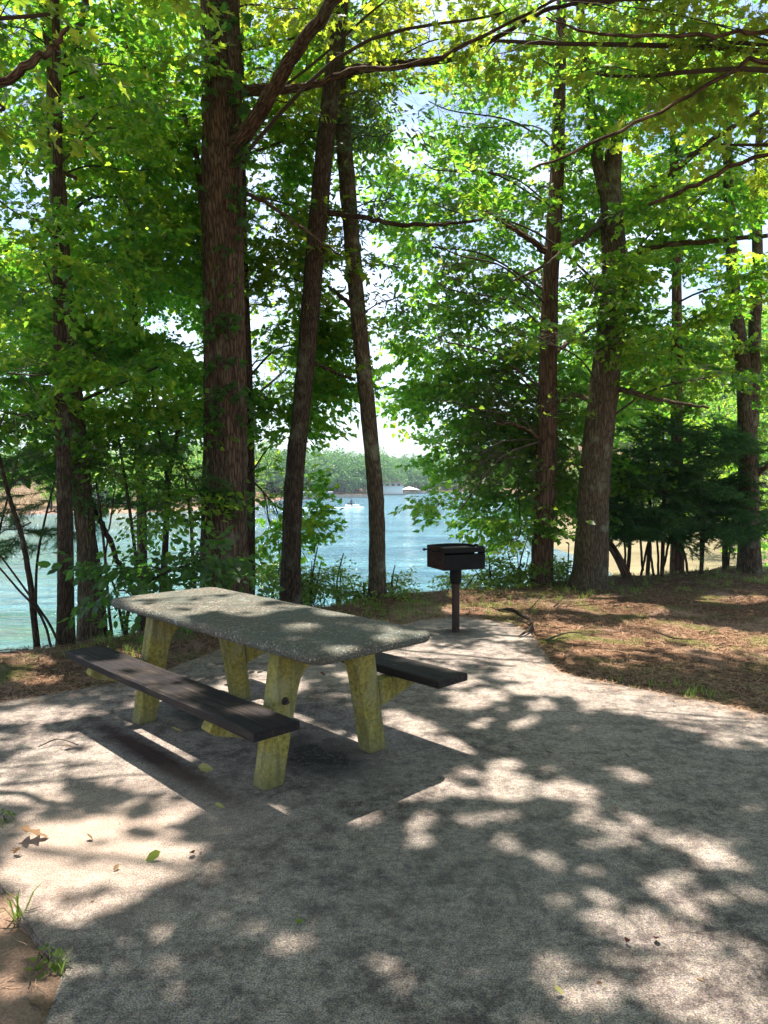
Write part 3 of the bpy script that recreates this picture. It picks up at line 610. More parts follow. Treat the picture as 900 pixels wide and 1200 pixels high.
for x in (-hx+.03, 0, hx-.03): m.tube([GB(x, -hy+.02, .856), GB(x, hy-.02, .856)], [.005, .005], 6)
gr_ = m.build('grate', plain('grate_steel', (.10, .09, .085), .4, .8, .3), Gr, GO)
for y in (-.10, .10):
    m = MB(); m.tube([GB(-hx-.075, y, .858), GB(-hx+.03, y, .860)], [.009, .009], 8); m.tube([GB(-hx-.09, y, .858), GB(-hx-.07, y, .858)], [.014, .014], 8); m.build('handle', steel, gr_, GO)

# ------------------------------------------------------------------ trees on the bank
BANK = 'trees along the top of the bank'
t1 = make_tree('oak_tree', 'thickest trunk, furrowed red-brown bark with ivy, directly behind the far end of the picnic table', 'tree',
    [(263,716,8.3,66),(263,690,8.3,56),(263,600,8.3,52),(264,480,8.3,50),(262,330,8.3,48),(260,150,8.3,46),(258,0,8.3,45),(256,-300,8.3,40),(250,-700,8.3,22)],
    BARK_RED, LEAF_OAK, 'oak', BANK, ns=56, rough=.025, seg=26,
    limbs=[[(272,172,8.2,20),(300,140,7.9,19),(332,85,7.4,17),(365,35,6.9,15),(405,-20,6.2,13),(450,-120,5.2,8)],
           [(284,106,8.3,13),(325,104,8.2,11),(372,99,8.0,9),(415,82,7.8,7),(470,78,7.6,6),(530,60,7.4,5),(600,25,7.2,4),(690,-20,7,3)],
           [(284,222,8.2,5),(322,244,8.0,4.5),(362,274,7.8,3.5),(400,300,7.7,2)],
           [(246,330,8.5,9),(236,230,8.6,8),(222,150,8.6,6),(180,90,8.6,4),(140,45,8.5,3)]])
t1b = make_tree('oak_tree', 'slim dark trunk half hidden behind the right edge of the thickest trunk', 'tree',
    [(290,700,9.4,17),(291,560,9.4,15),(288,420,9.4,14),(284,300,9.4,12),(282,100,9.4,9),(280,-100,9.4,6)], BARK_DARK, LEAF_MAPLE, 'maple', BANK)
t2 = make_tree('oak_tree', 'leaning dark trunk with one long bare limb reaching right, beside the thickest trunk', 'tree',
    [(341,714,9.0,30),(341,660,9.0,23),(345,560,9.0,22),(357,440,9.0,21),(371,280,9.0,22),(385,130,9.0,20),(400,0,9.0,17),(412,-200,9,12),(420,-420,9,6)],
    BARK_DARK, LEAF_OAK, 'oak', BANK, ns=40, rough=.03, seg=14,
    limbs=[[(376,246,9.0,8),(420,254,8.9,6.5),(480,264,8.8,5),(565,257,8.7,3)],
           [(392,88,9,13),(440,77,8.8,10),(530,68,8.5,8),(580,45,8.2,6),(640,12,8,5),(700,4,7.8,4),(800,-10,7.5,2)],
           [(368,425,9.1,4),(392,436,9.4,4),(416,446,9.6,3)]])
t3 = make_tree('oak_tree', 'slim grey-brown trunk standing alone against open water, bowed left higher up', 'tree',
    [(442,703,9.7,23),(442,660,9.7,19),(441,590,9.7,18),(431,480,9.7,18),(417,340,9.7,18),(406,200,9.7,19),(396,80,9.7,17),(390,-60,9.7,13),(388,-300,9.7,6)],
    BARK_GREY, LEAF_BLUE, 'willow', BANK, ns=40, rough=.03, seg=14, limbs=[[(417,362,9.7,6),(402,350,9.7,5),(385,335,9.8,3)]])
t4 = make_tree('maple_tree', 'stout flared trunk right of the grill that leans right and forks, greenish brown bark', 'tree',
    [(688,690,10.8,52),(692,660,10.8,39),(697,560,10.8,34),(711,430,10.8,31),(721,330,10.8,30),(716,240,10.8,24),(722,160,10.8,17),(745,40,10.8,14),(755,-150,10.8,9)],
    BARK_GREY, LEAF_MAPLE, 'maple', BANK, ns=48, rough=.05, seg=14,
    limbs=[[(714,240,10.8,17),(700,190,10.8,15),(690,110,10.8,12),(680,10,10.8,10),(672,-90,10.8,6)],
           [(716,270,10.6,10),(752,228,10.2,9),(800,192,9.7,7.5),(840,160,9.3,6),(890,130,9,5)],
           [(724,308,10.6,9),(760,290,10.3,7.5),(820,284,9.9,6),(900,276,9.5,5)],
           [(714,455,10.8,8),(735,458,10.6,7),(770,468,10.4,5),(830,478,10.2,3)],
           [(700,475,10.8,7),(675,462,10.9,6),(655,472,11,4)],
           [(712,250,10.8,8),(690,275,10.6,7),(665,290,10.4,6),(640,310,10.2,4),(600,330,10,2)]])
LEAF_SUN = leaf_mat('leaf_sunlit_maple', [(0, (.04, .10, .02)), (1, (.13, .19, .03))], [(0, (.13, .44, .04)), (.5, (.32, .65, .05)), (1, (.74, .84, .08))], .6)  # brighter copy of the maple leaf colours, offsets shade inside this crown
t5 = make_tree('pine_tree', 'straight reddish brown trunk left of the stout leaning one, needle tufts halfway up', 'tree',
    [(634,690,11.2,30),(635,660,11.2,25),(640,560,11.2,23),(642,440,11.2,21),(645,330,11.2,19),(652,220,11.2,17),(656,100,11.2,14),(660,-100,11.2,9)],
    BARK_PINE, LEAF_SUN, 'maple', BANK, ns=40, rough=.04, seg=12,
    limbs=[[(646,302,11.2,9),(620,280,11.1,7),(590,262,11,5),(560,240,10.9,3)], [(643,420,11.2,6),(668,400,11.3,5),(700,380,11.4,3)], [(640,520,11.2,5),(610,500,11,4),(580,495,10.8,2)]])
t6 = make_tree('pine_tree', 'thin upright grey trunk rising out of the dark evergreen thicket', 'tree',
    [(793,675,12.6,17),(794,600,12.6,14),(793,480,12.6,13),(793,345,12.6,11),(790,200,12.6,9),(788,0,12.6,6)], BARK_PINE, LEAF_MAPLE, 'maple', BANK, rough=.05)
t7 = make_tree('maple_tree', 'twin-stemmed grey trunk at the right edge beside the dark evergreen thicket', 'tree',
    [(878,672,12.6,28),(878,620,12.6,23),(877,540,12.6,22),(872,440,12.6,18),(862,360,12.6,15),(855,250,12.6,12),(850,60,12.6,8)], BARK_GREY, LEAF_MAPLE, 'maple', BANK, ns=40, seg=12,
    limbs=[[(879,500,12.6,19),(884,400,12.6,15),(888,280,12.6,12),(890,100,12.6,8)], [(882,560,12.6,7),(900,545,12.4,5),(930,520,12.2,3)]])
t8 = make_tree('maple_tree', 'black straight trunk at the left just before the water, in front of a lichen-grey one', 'tree',
    [(77,757,7.1,26),(77,720,7.1,20),(76,600,7.1,18),(72,480,7.1,16),(70,380,7.1,14),(68,250,7.1,12),(66,60,7.1,9),(60,-200,7.1,5)], BARK_DARK, LEAF_MAPLE, 'maple', BANK, rough=.05)
t9 = make_tree('maple_tree', 'pale lichen-covered trunk at the left that forks high up, behind the black one', 'tree',
    [(106,752,7.7,32),(104,690,7.7,23),(98,590,7.7,20),(88,480,7.7,19),(75,340,7.7,19),(67,200,7.7,18),(63,90,7.7,16),(62,0,7.7,14),(60,-200,7.7,8)], BARK_GREY, LEAF_MAPLE, 'maple', BANK, ns=40, seg=14,
    limbs=[[(66,85,7.7,11),(54,35,7.7,10),(46,-40,7.7,8)], [(72,80,7.7,11),(90,45,7.6,9),(104,-20,7.5,7)],
           [(90,210,7.7,5),(60,196,7.5,4),(20,190,7.2,3)], [(92,505,7.7,5),(40,490,7.4,3.5),(-10,480,7.2,2)]])
t10 = make_tree('maple_tree', 'thin dark trunk with reddish bark leaning beside the lichen-covered trunk', 'tree',
    [(122,748,7.9,14),(116,690,7.9,11),(103,600,7.9,10),(92,500,7.9,9),(80,400,7.9,8),(60,260,7.9,5)], BARK_DARK, LEAF_MAPLE, 'maple', BANK, rough=.05,
    limbs=[[(106,590,7.9,7),(125,625,7.8,6.5),(150,680,7.6,6),(175,700,7.5,3)]])
t11 = make_tree('maple_tree', 'slim shaded maple lower on the bank between the lichen-covered and the thickest trunk', 'tree',
    [(168,700,11.6,13),(166,600,11.6,11),(160,450,11.6,10),(152,250,11.6,9),(148,50,11.6,7),(146,-100,11.6,4)], BARK_DARK, LEAF_MAPLE, 'maple', BANK, rough=.05)
# trees whose trunks stand just outside the picture: their branches reach in and shade the pad
SH = 'shade trees round the clearing'
def wt(name, label, x, y, h, r, bark, leaf, kind, limbs=()):
    return make_tree(name, label, 'tree', [('w', x, y, 0, r*1.25), ('w', x+.05, y, .8, r), ('w', x+rg.normal(0, .15), y+rg.normal(0, .15), h*.5, r*.8), ('w', x+rg.normal(0, .3), y+rg.normal(0, .3), h, r*.25)], bark, leaf, kind, SH, ns=20, limbs=limbs)
s1 = wt('oak_tree', 'oak outside the left edge whose reddish limb reaches in at the top left corner', -5.0, 4.3, 11, .2, BARK_RED, LEAF_OAK, 'shade',
    limbs=[[(-300,240,4.6,30),(-120,150,4.5,20),(0,94,4.4,11),(40,70,4.3,10),(62,55,4.3,8),(80,32,4.2,4)]])
s2 = wt('oak_tree', 'oak outside the right edge whose lobed leaves hang into the top right corner', 6.2, 5.2, 11, .24, BARK_RED, LEAF_OAK, 'shade',
    limbs=[[(1450,250,5.3,22),(1100,130,5.4,8),(900,72,5.4,6),(850,90,5.5,5),(770,132,5.6,4),(690,170,5.7,4),(620,200,5.8,2.5)],
           [(1400,50,5.3,20),(1050,10,5.4,8),(900,36,5.5,5),(820,42,5.6,5),(700,40,5.7,3.5),(640,20,5.8,2)],
           [(1400,400,5.3,20),(1150,260,5.8,8),(930,180,6.3,5),(820,215,6.7,5.5),(760,240,7,4)]])
s3 = wt('oak_tree', 'shade tree behind the camera on the left', -3.4, -3.0, 12, .25, BARK_GREY, LEAF_MAPLE, 'shade')
s4 = wt('oak_tree', 'shade tree behind the camera on the right', 4.4, -2.6, 12, .25, BARK_GREY, LEAF_MAPLE, 'shade')
s5 = wt('maple_tree', 'shade tree left of the clearing nearer the water', -6.8, 7.0, 12, .2, BARK_GREY, LEAF_MAPLE, 'shade')
s6 = wt('maple_tree', 'shade tree right of the clearing beyond the leaf-strewn ground', 9.0, 8.5, 12, .25, BARK_GREY, LEAF_MAPLE, 'shade')
# overhead canopy
shade = [s1, s2, s3, s4, s5, s6]
k = 0
while k < 66:
    x, y = rg.uniform(-7, 9), rg.uniform(-4, 7.0); z0 = max(5.2, H+.646*max(y, 0)+2.2)
    if z0 > 10.5: continue
    C = np.array((x, y, rg.uniform(z0, z0+3.0))); t = min(shade, key=lambda q: math.hypot(q.P[len(q.P)//2, 0]-x, q.P[len(q.P)//2, 1]-y))
    grow(t, [(C, (1.5, 1.5, .7), 12, 5, 'shade' if t.kind == 'shade' else 'oval', 1.15)]); k += 1

# visible crowns ------------------------------------------------
GAPSKY = [(395, 180, 505, 540)]
for T_, bl in (
  (t1, [blob(190,-10,9.2,60,50,8,4,'oak',.85), blob(335,120,9.2,38,35,5,3,'oak',.8), blob(330,10,8.8,50,35,6,3,'oak',.8), blob(440,10,7.4,70,30,6,3,'oak',.75), blob(570,20,7.6,60,28,5,3,'oak',.75), blob(340,240,9.4,28,40,5,3,'oak',.8)]),
  (t1b, [blob(312,420,10.2,34,60,10,5,'maple'), blob(318,520,10.2,30,60,10,5,'maple'), blob(315,610,10.1,26,40,8,4,'maple'), blob(318,360,10.6,40,40,9,4,'maple'), blob(312,270,10.4,40,50,9,4,'maple'), blob(310,470,9.9,45,60,12,5,'maple'), blob(315,330,10,45,70,12,5,'maple'), blob(320,590,10,30,60,10,4,'maple'), blob(225,500,10,35,60,8,4,'maple'), blob(310,180,10,50,60,10,5,'maple'), blob(215,300,10,50,70,10,5,'maple'), blob(370,400,10.4,34,45,10,5,'maple'), blob(382,455,10.4,30,18,7,4,'maple'), blob(335,430,10.8,45,60,10,5,'maple'), blob(330,90,10.4,60,50,10,5,'maple'), blob(300,250,10.4,36,50,8,4,'maple'), blob(400,150,10.8,40,50,7,4,'maple'), blob(420,60,10.8,50,50,8,4,'maple')]),
  (t2, [blob(400,20,9.9,70,40,8,4,'oak',.85), blob(445,110,9.9,45,40,7,4,'oak',.8), blob(340,-40,9.9,80,50,9,4,'oak',.85), blob(500,50,9,60,30,6,3,'oak',.8), blob(350,170,10.2,40,50,7,4,'oak',.8), blob(350,330,9.6,40,45,7,4,'oak')]),
  (t3, [blob(445,160,9.8,42,60,8,4,'willow'), blob(450,235,9.9,28,40,5,3,'willow'), blob(400,290,10,30,60,7,4,'willow'), blob(440,60,9.8,60,60,9,4,'willow'), blob(462,350,9.6,22,30,4,3,'willow')]),
  (t5, [blob(600,60,12,80,60,10,5,'maple'), blob(510,60,12,50,50,8,4,'maple'), blob(540,300,10.6,75,60,12,4,'maple'), blob(520,400,10.8,55,50,12,4,'maple'), blob(560,480,11,70,50,12,4,'maple'), blob(590,560,11,60,45,12,4,'maple'), blob(590,390,11.4,70,60,12,4,'maple'), blob(560,200,11,80,60,12,4,'maple'), blob(530,130,11.2,60,60,10,5,'maple'), blob(530,340,11.2,45,60,10,5,'maple'), blob(600,450,11.8,80,70,12,4,'maple'), blob(540,250,11.6,80,70,12,4,'maple'), blob(600,320,11.8,80,70,12,4,'maple'), blob(620,540,11.8,60,60,12,5,'maple'), blob(680,560,12,60,40,9,4,'maple'), blob(560,150,12,80,70,12,4,'maple'), blob(560,340,12.2,70,70,12,4,'maple'), blob(620,230,12.4,80,80,12,4,'maple'), blob(540,430,12,50,60,12,5,'maple'), blob(580,520,12,60,50,12,5,'maple'), blob(515,200,11.6,40,50,9,4,'maple'), blob(510,290,11.5,28,40,7,4,'maple'), blob(680,200,11.8,60,70,12,5,'maple'), blob(610,620,10.9,38,28,9,4,'maple'), blob(555,540,10.9,34,40,8,4,'maple'), blob(545,590,10.4,24,26,6,3,'maple'), blob(570,500,12,60,50,11,5,'maple'), blob(520,470,11.6,40,40,9,4,'maple'), blob(590,590,11.8,50,34,10,4,'maple'), blob(670,480,12.4,50,60,10,4,'maple')]),
  (t4, [blob(690,330,10,60,40,8,5,'maple'), blob(640,400,10.2,50,26,7,4,'maple'), blob(760,400,10.6,80,60,10,5,'maple'), blob(700,140,10,80,60,10,5,'maple'), blob(800,250,9.6,80,60,9,5,'maple'), blob(780,120,10,80,70,10,5,'maple'), blob(860,330,10,70,60,9,5,'maple'), blob(660,30,10,90,60,12,5,'maple'), blob(570,250,10,60,25,6,4,'maple'), blob(840,440,10.5,60,35,7,4,'maple'), blob(720,250,11.6,70,60,10,5,'maple')]),
  (t6, [blob(700,60,12.8,90,70,11,5,'maple'), blob(690,400,13.2,60,60,10,5,'maple'), blob(760,420,13.4,70,50,10,5,'maple'), blob(760,310,13,80,60,12,5,'maple'), blob(820,220,13,80,80,12,5,'maple'), blob(760,80,13,100,80,12,5,'maple'), blob(740,480,14,60,40,8,4,'maple')]),
  (t7, [blob(880,200,12.5,80,90,13,5,'maple'), blob(850,420,13,70,50,10,4,'maple'), blob(900,520,13,50,40,8,4,'maple'), blob(870,60,12.5,90,90,13,5,'maple'), blob(820,520,14,60,40,8,4,'maple')]),
  (t8, [blob(60,330,6.8,70,60,7,4,'maple',.85), blob(20,250,6.8,60,60,6,4,'maple',.85), blob(120,440,7.2,70,30,6,4,'maple',.85), blob(40,440,7,60,35,6,4,'maple',.85), blob(100,150,7,70,60,6,4,'maple',.85)]),
  (t11, [blob(150,330,11.6,75,60,11,5,'maple'), blob(60,400,11.4,70,50,11,5,'maple'), blob(190,450,11.8,60,45,11,5,'maple'), blob(110,490,11.8,70,34,10,5,'maple'), blob(20,320,11.4,60,60,10,5,'maple'), blob(150,200,11.8,80,70,11,5,'maple'), blob(205,350,12,40,60,9,5,'maple'), blob(20,470,11.6,50,35,8,4,'maple'), blob(190,60,11.8,60,70,9,5,'maple')]),
  (t9, [blob(120,130,9.8,80,60,10,5,'maple'), blob(30,300,9.4,60,50,9,4,'maple'), blob(130,10,9.8,90,50,10,5,'maple'), blob(200,240,9.9,45,60,8,5,'maple'), blob(60,50,7.8,90,70,8,4,'maple'), blob(160,80,8.2,80,70,8,4,'maple'), blob(150,200,8.4,70,60,9,4,'maple'), blob(170,310,8.6,60,60,9,4,'maple'), blob(30,150,8,60,70,8,4,'maple'), blob(150,400,8.8,70,45,9,4,'maple'), blob(20,370,8.4,60,60,8,4,'maple'), blob(210,170,9,50,70,8,4,'maple'), blob(190,420,9.4,50,50,8,4,'maple'), blob(10,30,7.6,60,60,9,5,'maple')]),
  (t10, [blob(50,510,7.9,60,30,8,4,'maple',.8), blob(150,500,8.1,60,35,8,4,'maple',.8), blob(100,410,8.1,60,40,8,4,'maple',.9), blob(60,550,8,40,20,4,3,'maple',.7)]),
  (s1, [blob(30,20,4.9,60,45,6,3,'oak',.9), blob(110,-50,4.8,90,50,7,3,'oak',.8), blob(-20,130,5.2,40,60,5,3,'oak',.9)]),
  (s2, [blob(740,90,6.4,90,45,7,3,'oak',.75), blob(620,50,6.6,80,30,5,3,'oak',.75), blob(860,50,6.2,90,50,8,3,'oak',.78), blob(870,170,7,80,40,6,3,'oak',.75), blob(720,0,6.2,130,40,8,3,'oak',.75)]),
): grow(T_, bl)
grow(t5, [blob(640,480,11.0,24,50,8,4,'pine',1.1), blob(650,530,11.0,22,30,6,3,'pine',1.0)])
for t in (t1, t1b, t2, t3, t4, t5, t6, t7, t8, t9, t10, t11, s1, s2, s3, s4, s5, s6): close(t)

# ivy on the thickest trunk
iv = MB(); pos = []; az = []
for st in range(4):
    a0 = rg.uniform(-2.6, -.3); P = []
    for k in range(40):
        z = 1.2+k*.16; i = int(np.argmin(abs(t1.P[:, 2]-z))); a = a0+.5*math.sin(k*.23+st)+k*.012; r_ = t1.R[i]+.014; P.append(t1.P[i]+np.array((math.cos(a)*r_, math.sin(a)*r_, 0)))
        if rg.random() < .55: pos.append(P[-1]); az.append(a+rg.normal(0, .5))
    iv.tube(P, np.full(40, .007), 5, mat=1)
place(iv, [make_spray('maple', 90+i, .2, 2, .095, True) for i in range(3)], pos, np.array(az), rg.normal(-.4, .3, len(pos)), rg.normal(0, .4, len(pos)), rg.uniform(.7, 1.1, len(pos)), False)
iv.build('ivy', [LEAF_DARK, TWIG], t1.root, t1.base, smooth=False)

# ------------------------------------------------------------------ saplings, thicket and shrubs
def sapling(name, label, cat, stems, leaf, blobs=(), group=None, wob=.012, bark=None):
    t = Tree(); s0 = stems[0]; b0 = at(*s0[0][:3]); b0[2] = float(hgt(b0[0], b0[1]))-.05
    t.base = tuple(b0); t.root = tag(empty(name, t.base), label, cat, group)
    for n_, st in enumerate(stems):
        P = np.array([at(*q[:3]) for q in st]); rr = [q[3]/2/F*q[2] for q in st]
        if n_ == 0 or st[0][1] > 700: P = np.vstack((P[0]-np.array((0, 0, max(.05, P[0][2]-float(hgt(P[0][0], P[0][1]))+.05))), P)); rr = [rr[0]]+rr
        S = spline(P, 28); S[2:-1] += np.cumsum(rg.normal(0, wob*.35, (25, 3)), 0)*np.linspace(1, 0, 25)[:, None]; rad = np.interp(np.linspace(0, 1, 28), np.linspace(0, 1, len(rr)), rr)
        m = MB(); m.tube(S, rad, 7, rough=.05); m.build('stem', bark or BARK_DARK, t.root, t.base)
        if n_ == 0: t.P = S; t.R = rad
    t.mb = MB(); t.leaf = leaf; grow(t, blobs); close(t); return t
SG = 'thin saplings at the left edge of the water'
sapling('sapling', 'crooked thin sapling near the left edge of the picture, bare lower stem', 'sapling', [[(43,758,7.0,8),(36,690,7.0,7),(24,630,7.0,6),(8,575,7.0,5),(-4,520,7,4)], [(62,762,7,3),(48,720,6.9,3),(20,688,6.9,2.5),(-10,655,6.8,2)], [(72,765,7,3),(58,730,7,3),(30,690,7,2.5),(-8,640,7,2)]], LEAF_DARK, [blob(0,500,7,50,30,5,3,'small',1.3), blob(30,560,7.1,40,20,3,3,'small',1.3)], SG)
sapling('sapling', 'sapling with a high fork left of the thickest trunk', 'sapling', [[(190,722,8.2,9),(193,660,8.2,8),(196,600,8.2,7),(198,555,8.2,7),(206,520,8.2,5),(215,470,8.2,3)], [(197,562,8.2,6),(190,520,8.2,4),(182,490,8.2,3),(178,450,8.2,2)]], LEAF_MAPLE, [blob(205,480,8.4,40,35,6,4,'small',1.4), blob(170,560,8.4,30,20,4,3,'small',1.3)], SG)
sapling('sapling', 'slender sapling between the forked one and the lichen-grey trunk', 'sapling', [[(167,745,7.7,5),(164,690,7.7,4.5),(155,620,7.7,4),(146,560,7.7,3.5),(140,520,7.7,2.5)]], LEAF_MAPLE, [blob(140,520,7.8,40,30,5,3,'small',1.3), blob(170,600,7.8,28,20,3,3,'small',1.2)], SG)
sapling('sapling', 'whip-thin bare sapling just right of the lichen-grey trunk', 'sapling', [[(131,750,7.5,4),(126,690,7.5,3.5),(120,620,7.5,3),(112,560,7.5,2.5)], [(123,655,7.5,2.5),(130,610,7.5,2),(134,575,7.5,1.5)]], LEAF_MAPLE, [blob(120,560,7.6,30,26,3,3,'small',1.2)], SG)
sapling('sapling', 'thin sapling with twigs close to the left side of the thickest trunk', 'sapling', [[(229,728,8.0,5),(227,680,8.0,4.5),(224,620,8.0,4),(217,560,8.0,3)], [(226,660,8,2.5),(238,630,8,2),(242,600,8,1.5)]], LEAF_MAPLE, [blob(220,580,8.1,28,40,5,3,'small',1.3)], SG)
sapling('shrub', 'low shrub with a dark spray of large leaves beside the far table end', 'shrub', [[(148,752,7.4,5),(150,720,7.2,4.5),(165,690,6.9,4),(195,672,6.6,3),(240,655,6.4,2)], [(146,745,7.4,4),(138,700,7.2,3),(128,672,7.1,2)]], LEAF_DARK, [blob(195,668,6.6,45,13,6,3,'oval',.8), blob(145,692,6.8,30,9,3,2,'oval',.75), blob(230,650,6.7,22,10,3,2,'oval',.8)])
for q, (x0, x1, lab) in enumerate(((-20, 20, 'feathery pine sapling at the left edge over the water'), (30, 70, 'thin-needled pine sapling between the crooked sapling and black trunk'), (255, 212, 'feathery pine sapling left of the thickest trunk against the water'))):
    d = 7.6+.3*q; grow_b = [blob(x1, 620-20*q, d, 34, 60, 8, 3, 'pine', .9), blob(x1, 540, d, 40, 40, 6, 3, 'pine', .9)]
    sapling('pine_sapling', lab, 'pine sapling', [[(x0+10, 750, d, 4), (x0+14, 650, d, 3), (x1, 540, d, 2)]], NEEDLE_L, grow_b, 'young pines at the left')
# dark evergreen thicket on the right
EG = 'dark young evergreens of the thicket'
for x, y0, d, top, lab, wd in ((735,682,12.0,560,'leftmost young evergreen of the dark thicket, lowest of them',46), (775,680,11.8,500,'tall dark young evergreen in the middle of the thicket before the thin trunk',62), (822,676,12.2,505,'dark young evergreen right of the thin upright trunk',58), (758,672,12.8,535,'young evergreen at the back of the dark thicket, left of the thin trunk',50), (848,672,12.9,560,'young evergreen of the dark thicket beside the twin-stemmed trunk',42)):
    bl = []
    for k in range(6):
        f = k/5; bl.append(blob(x+rg.normal(0, 12), top+4+f*(y0-top-58), d, wd*(.35+.75*f**.8), 9, 6, 3, 'hemlock', 1.0, rd=.5+.3*f))
    st = [[(x, y0-3, d, 5), (x+3, (y0+top)/2, d, 4), (x+rg.normal(0, 5), top, d, 2)]]
    for k in range(2): dx = rg.normal(0, 22); st.append([(x+dx*.5, y0-3, d+.1, 3), (x+dx*.8, y0-45, d+.1, 2.5), (x+dx*1.3, y0-90, d, 1.5)])
    sapling('evergreen_sapling', lab, 'evergreen', st, NEEDLE, bl, EG)
# bright shrubs on the brink
BS = 'light shrubs along the brink of the bank'
for x, y0, d, hh, ww, lab, kind, n in (
  (395,708,9.9,60,34,'airy yellow-green shrub between the leaning and the slim trunk','small',9), (365,706,9.6,70,22,'dense small-leaved shrub against the right side of the leaning trunk','small',9), (318,704,10.2,80,24,'yellow-green shrub in the gap right of the thickest trunk','small',8),
  (462,704,10.0,42,16,'small leafy shrub hugging the slim lone trunk','small',5), (575,694,11.0,44,28,'bright yellow-green bush on the brink right of the grill','oval',8), (610,690,11.3,62,26,'leafy bush at the foot of the straight reddish trunk','oval',8), (662,686,11.9,48,18,'low bush between the straight trunk and the stout leaning one','small',6),
  (425,712,9.8,30,24,'wispy low shrub left of the foot of the slim lone trunk','small',6), (545,700,10.7,26,18,'low yellow-green clump behind the grill post','small',5)):
    bl = [blob(x+rg.normal(0, ww*.5), y0-hh*(.25+.75*(k+.5)/n), d, ww*.8, 14, 4, 3, kind, .6 if kind == 'oval' else .9) for k in range(max(2, n//3))]
    st = [[(x, y0, d, 2.5), (x+rg.normal(0, 4), y0-hh*.5, d, 2), (x+rg.normal(0, 8), y0-hh, d, 1.2)]]+[[(x+rg.normal(0, 4), 702, d, 1.8), (x+rg.normal(0, ww*.6), y0-hh*.7, d, 1)] for _ in range(3)]
    sapling('shrub', lab, 'shrub', st, LEAF_BRIGHT, bl, BS)

# leaning dead log beside the stout trunk
t = empty('dead_pole', (0, 0, 0)); mb = MB(); a, b_ = at(738,684,11.6), at(708,628,12.2); a[2] = float(hgt(a[0], a[1]))-.05
S = spline([a, (a+b_)/2+np.array((.02, 0, .02)), b_], 16); bpy.data.objects.remove(t); mb.tube(S, np.linspace(.075, .06, 16), 10, rough=.06)
tag(mb.build('dead_pole', BARK_PINE), 'bare brown dead pole leaning left against the stout leaning trunk', 'dead pole')

# ------------------------------------------------------------------ woods across the cove, left point and far shore
def bg_tree(x, y, h, r, label, group, leaf, n, scl, cat='tree'):
    z = float(hgt(x, y)); base = (x, y, z-.2); root = tag(empty('broadleaf_tree', base), label, cat, group)
    m = MB(); m.tube(spline([(x, y, z-.2), (x+rg.normal(0, .4), y, z+h*.5), (x+rg.normal(0, .8), y, z+h*.92)], 8), np.linspace(.018*h, .05, 8), 7); m.build('trunk', BARK_GREY, root, base)
    m = MB(); pos = []; az = []
    ncl = max(6, n//9)
    for k in range(ncl):
        f = rg.uniform(.12, 1)**.8; rr = r*math.sin(math.pi*min(1, .12+f*.83))**.6; a = rg.uniform(0, 2*math.pi); q = rr*rg.uniform(.35, .95); c = np.array((x+q*math.cos(a), y+q*math.sin(a), z+h*(.10+.86*f)))
        for j in range(9):
            pos.append(c+rg.normal(0, 1, 3)*np.array((1, 1, .5))*r*.19); az.append(a+rg.normal(0, .9))
    n_ = len(pos); place(m, TP['far'], pos, np.array(az), rg.normal(-.1, .4, n_), rg.normal(0, .5, n_), scl*rg.uniform(.7, 1.2, n_), False); m.build('crown', [leaf, TWIG], root, base, smooth=False)
cnt = 0
while cnt < 46:
    y = rg.uniform(58, 100); x = rg.uniform(.26*y-2, .26*y+34)
    if float(hgt(x, y)) < WATER+.1: continue
    bg_tree(x, y, rg.uniform(13, 20), rg.uniform(3.6, 5.2), 'tall bright green tree of the wood beyond the sandy cove', 'wood beyond the cove', LEAF_BRIGHT if rg.random() < .5 else LEAF_MAPLE, 150, .75); cnt += 1
for x, y, h, r in ((17,27,13,4),(21,31,14,4.5),(14.5,21,11,3),(26,27,14,4.5),(31,34,15,5),(18.5,40,9,3.2),(24,46,13,4)):
    bg_tree(x, y, h, r, 'leafy tree on the near side of the sandy cove at the right', 'trees round the sandy cove', LEAF_MAPLE, 190, .5)
for k in range(12):
    y = rg.uniform(50, 62); x = .236*y+rg.uniform(1, 16); bg_tree(x, y, rg.uniform(3, 6), rg.uniform(1.8, 2.6), 'rounded bush-like tree at the back of the sandy cove', 'low trees behind the sand', LEAF_BRIGHT, 70, .45)
for k in range(48):
    x = rg.uniform(-95, -24); y = float(np.interp(x, [-95, -60, -42, -29, -24], [84, 88, 95, 103, 120]))+rg.uniform(2, 32); bg_tree(x, y, rg.uniform(6, 12), rg.uniform(3, 4.6), 'green tree on the wooded point across the water at the left', 'trees on the left point', LEAF_MAPLE, 110, .8)
m = MB(); pos = []; az = []; sc_ = []
trunks = MB()
for k in range(900):
    x = rg.uniform(-150, 130) if k < 500 else rg.uniform(-50, 24); y = far_y(x)+3+(rg.random()**1.3*120 if k < 500 else rg.random()*40)
    z = float(hgt(x, y)); h = rg.uniform(5.5, 9); r = rg.uniform(2.4, 4.2)
    if z < WATER+.2: continue
    if y < far_y(x)+25: trunks.tube([(x, y, z-.3), (x, y, z+h*.6)], [.2, .12], 5, cap=False)
    for j in range(17):
        f = rg.uniform(.22, 1); a = rg.uniform(0, 6.283); q = r*math.sin(math.pi*min(.97, .2+f*.75))*rg.uniform(.3, .9); pos.append((x+q*math.cos(a), y+q*math.sin(a), z+h*f)); az.append(a); sc_.append(rg.uniform(.9, 1.7))
n_ = len(pos); place(m, TP['far'], pos, np.array(az), rg.normal(0, .5, n_), rg.normal(0, .6, n_), np.array(sc_), False)
LEAF_FAR = leaf_mat('leaf_far', [(0, (.012, .055, .025)), (.5, (.04, .12, .04)), (1, (.13, .22, .05))], [(0, (.05, .22, .05)), (1, (.30, .52, .09))], .4)
ff = m.build('far_forest', [LEAF_FAR, TWIG], smooth=False); tag(ff, 'wooded hillside on the far shore of the lake', 'forest', kind='stuff')
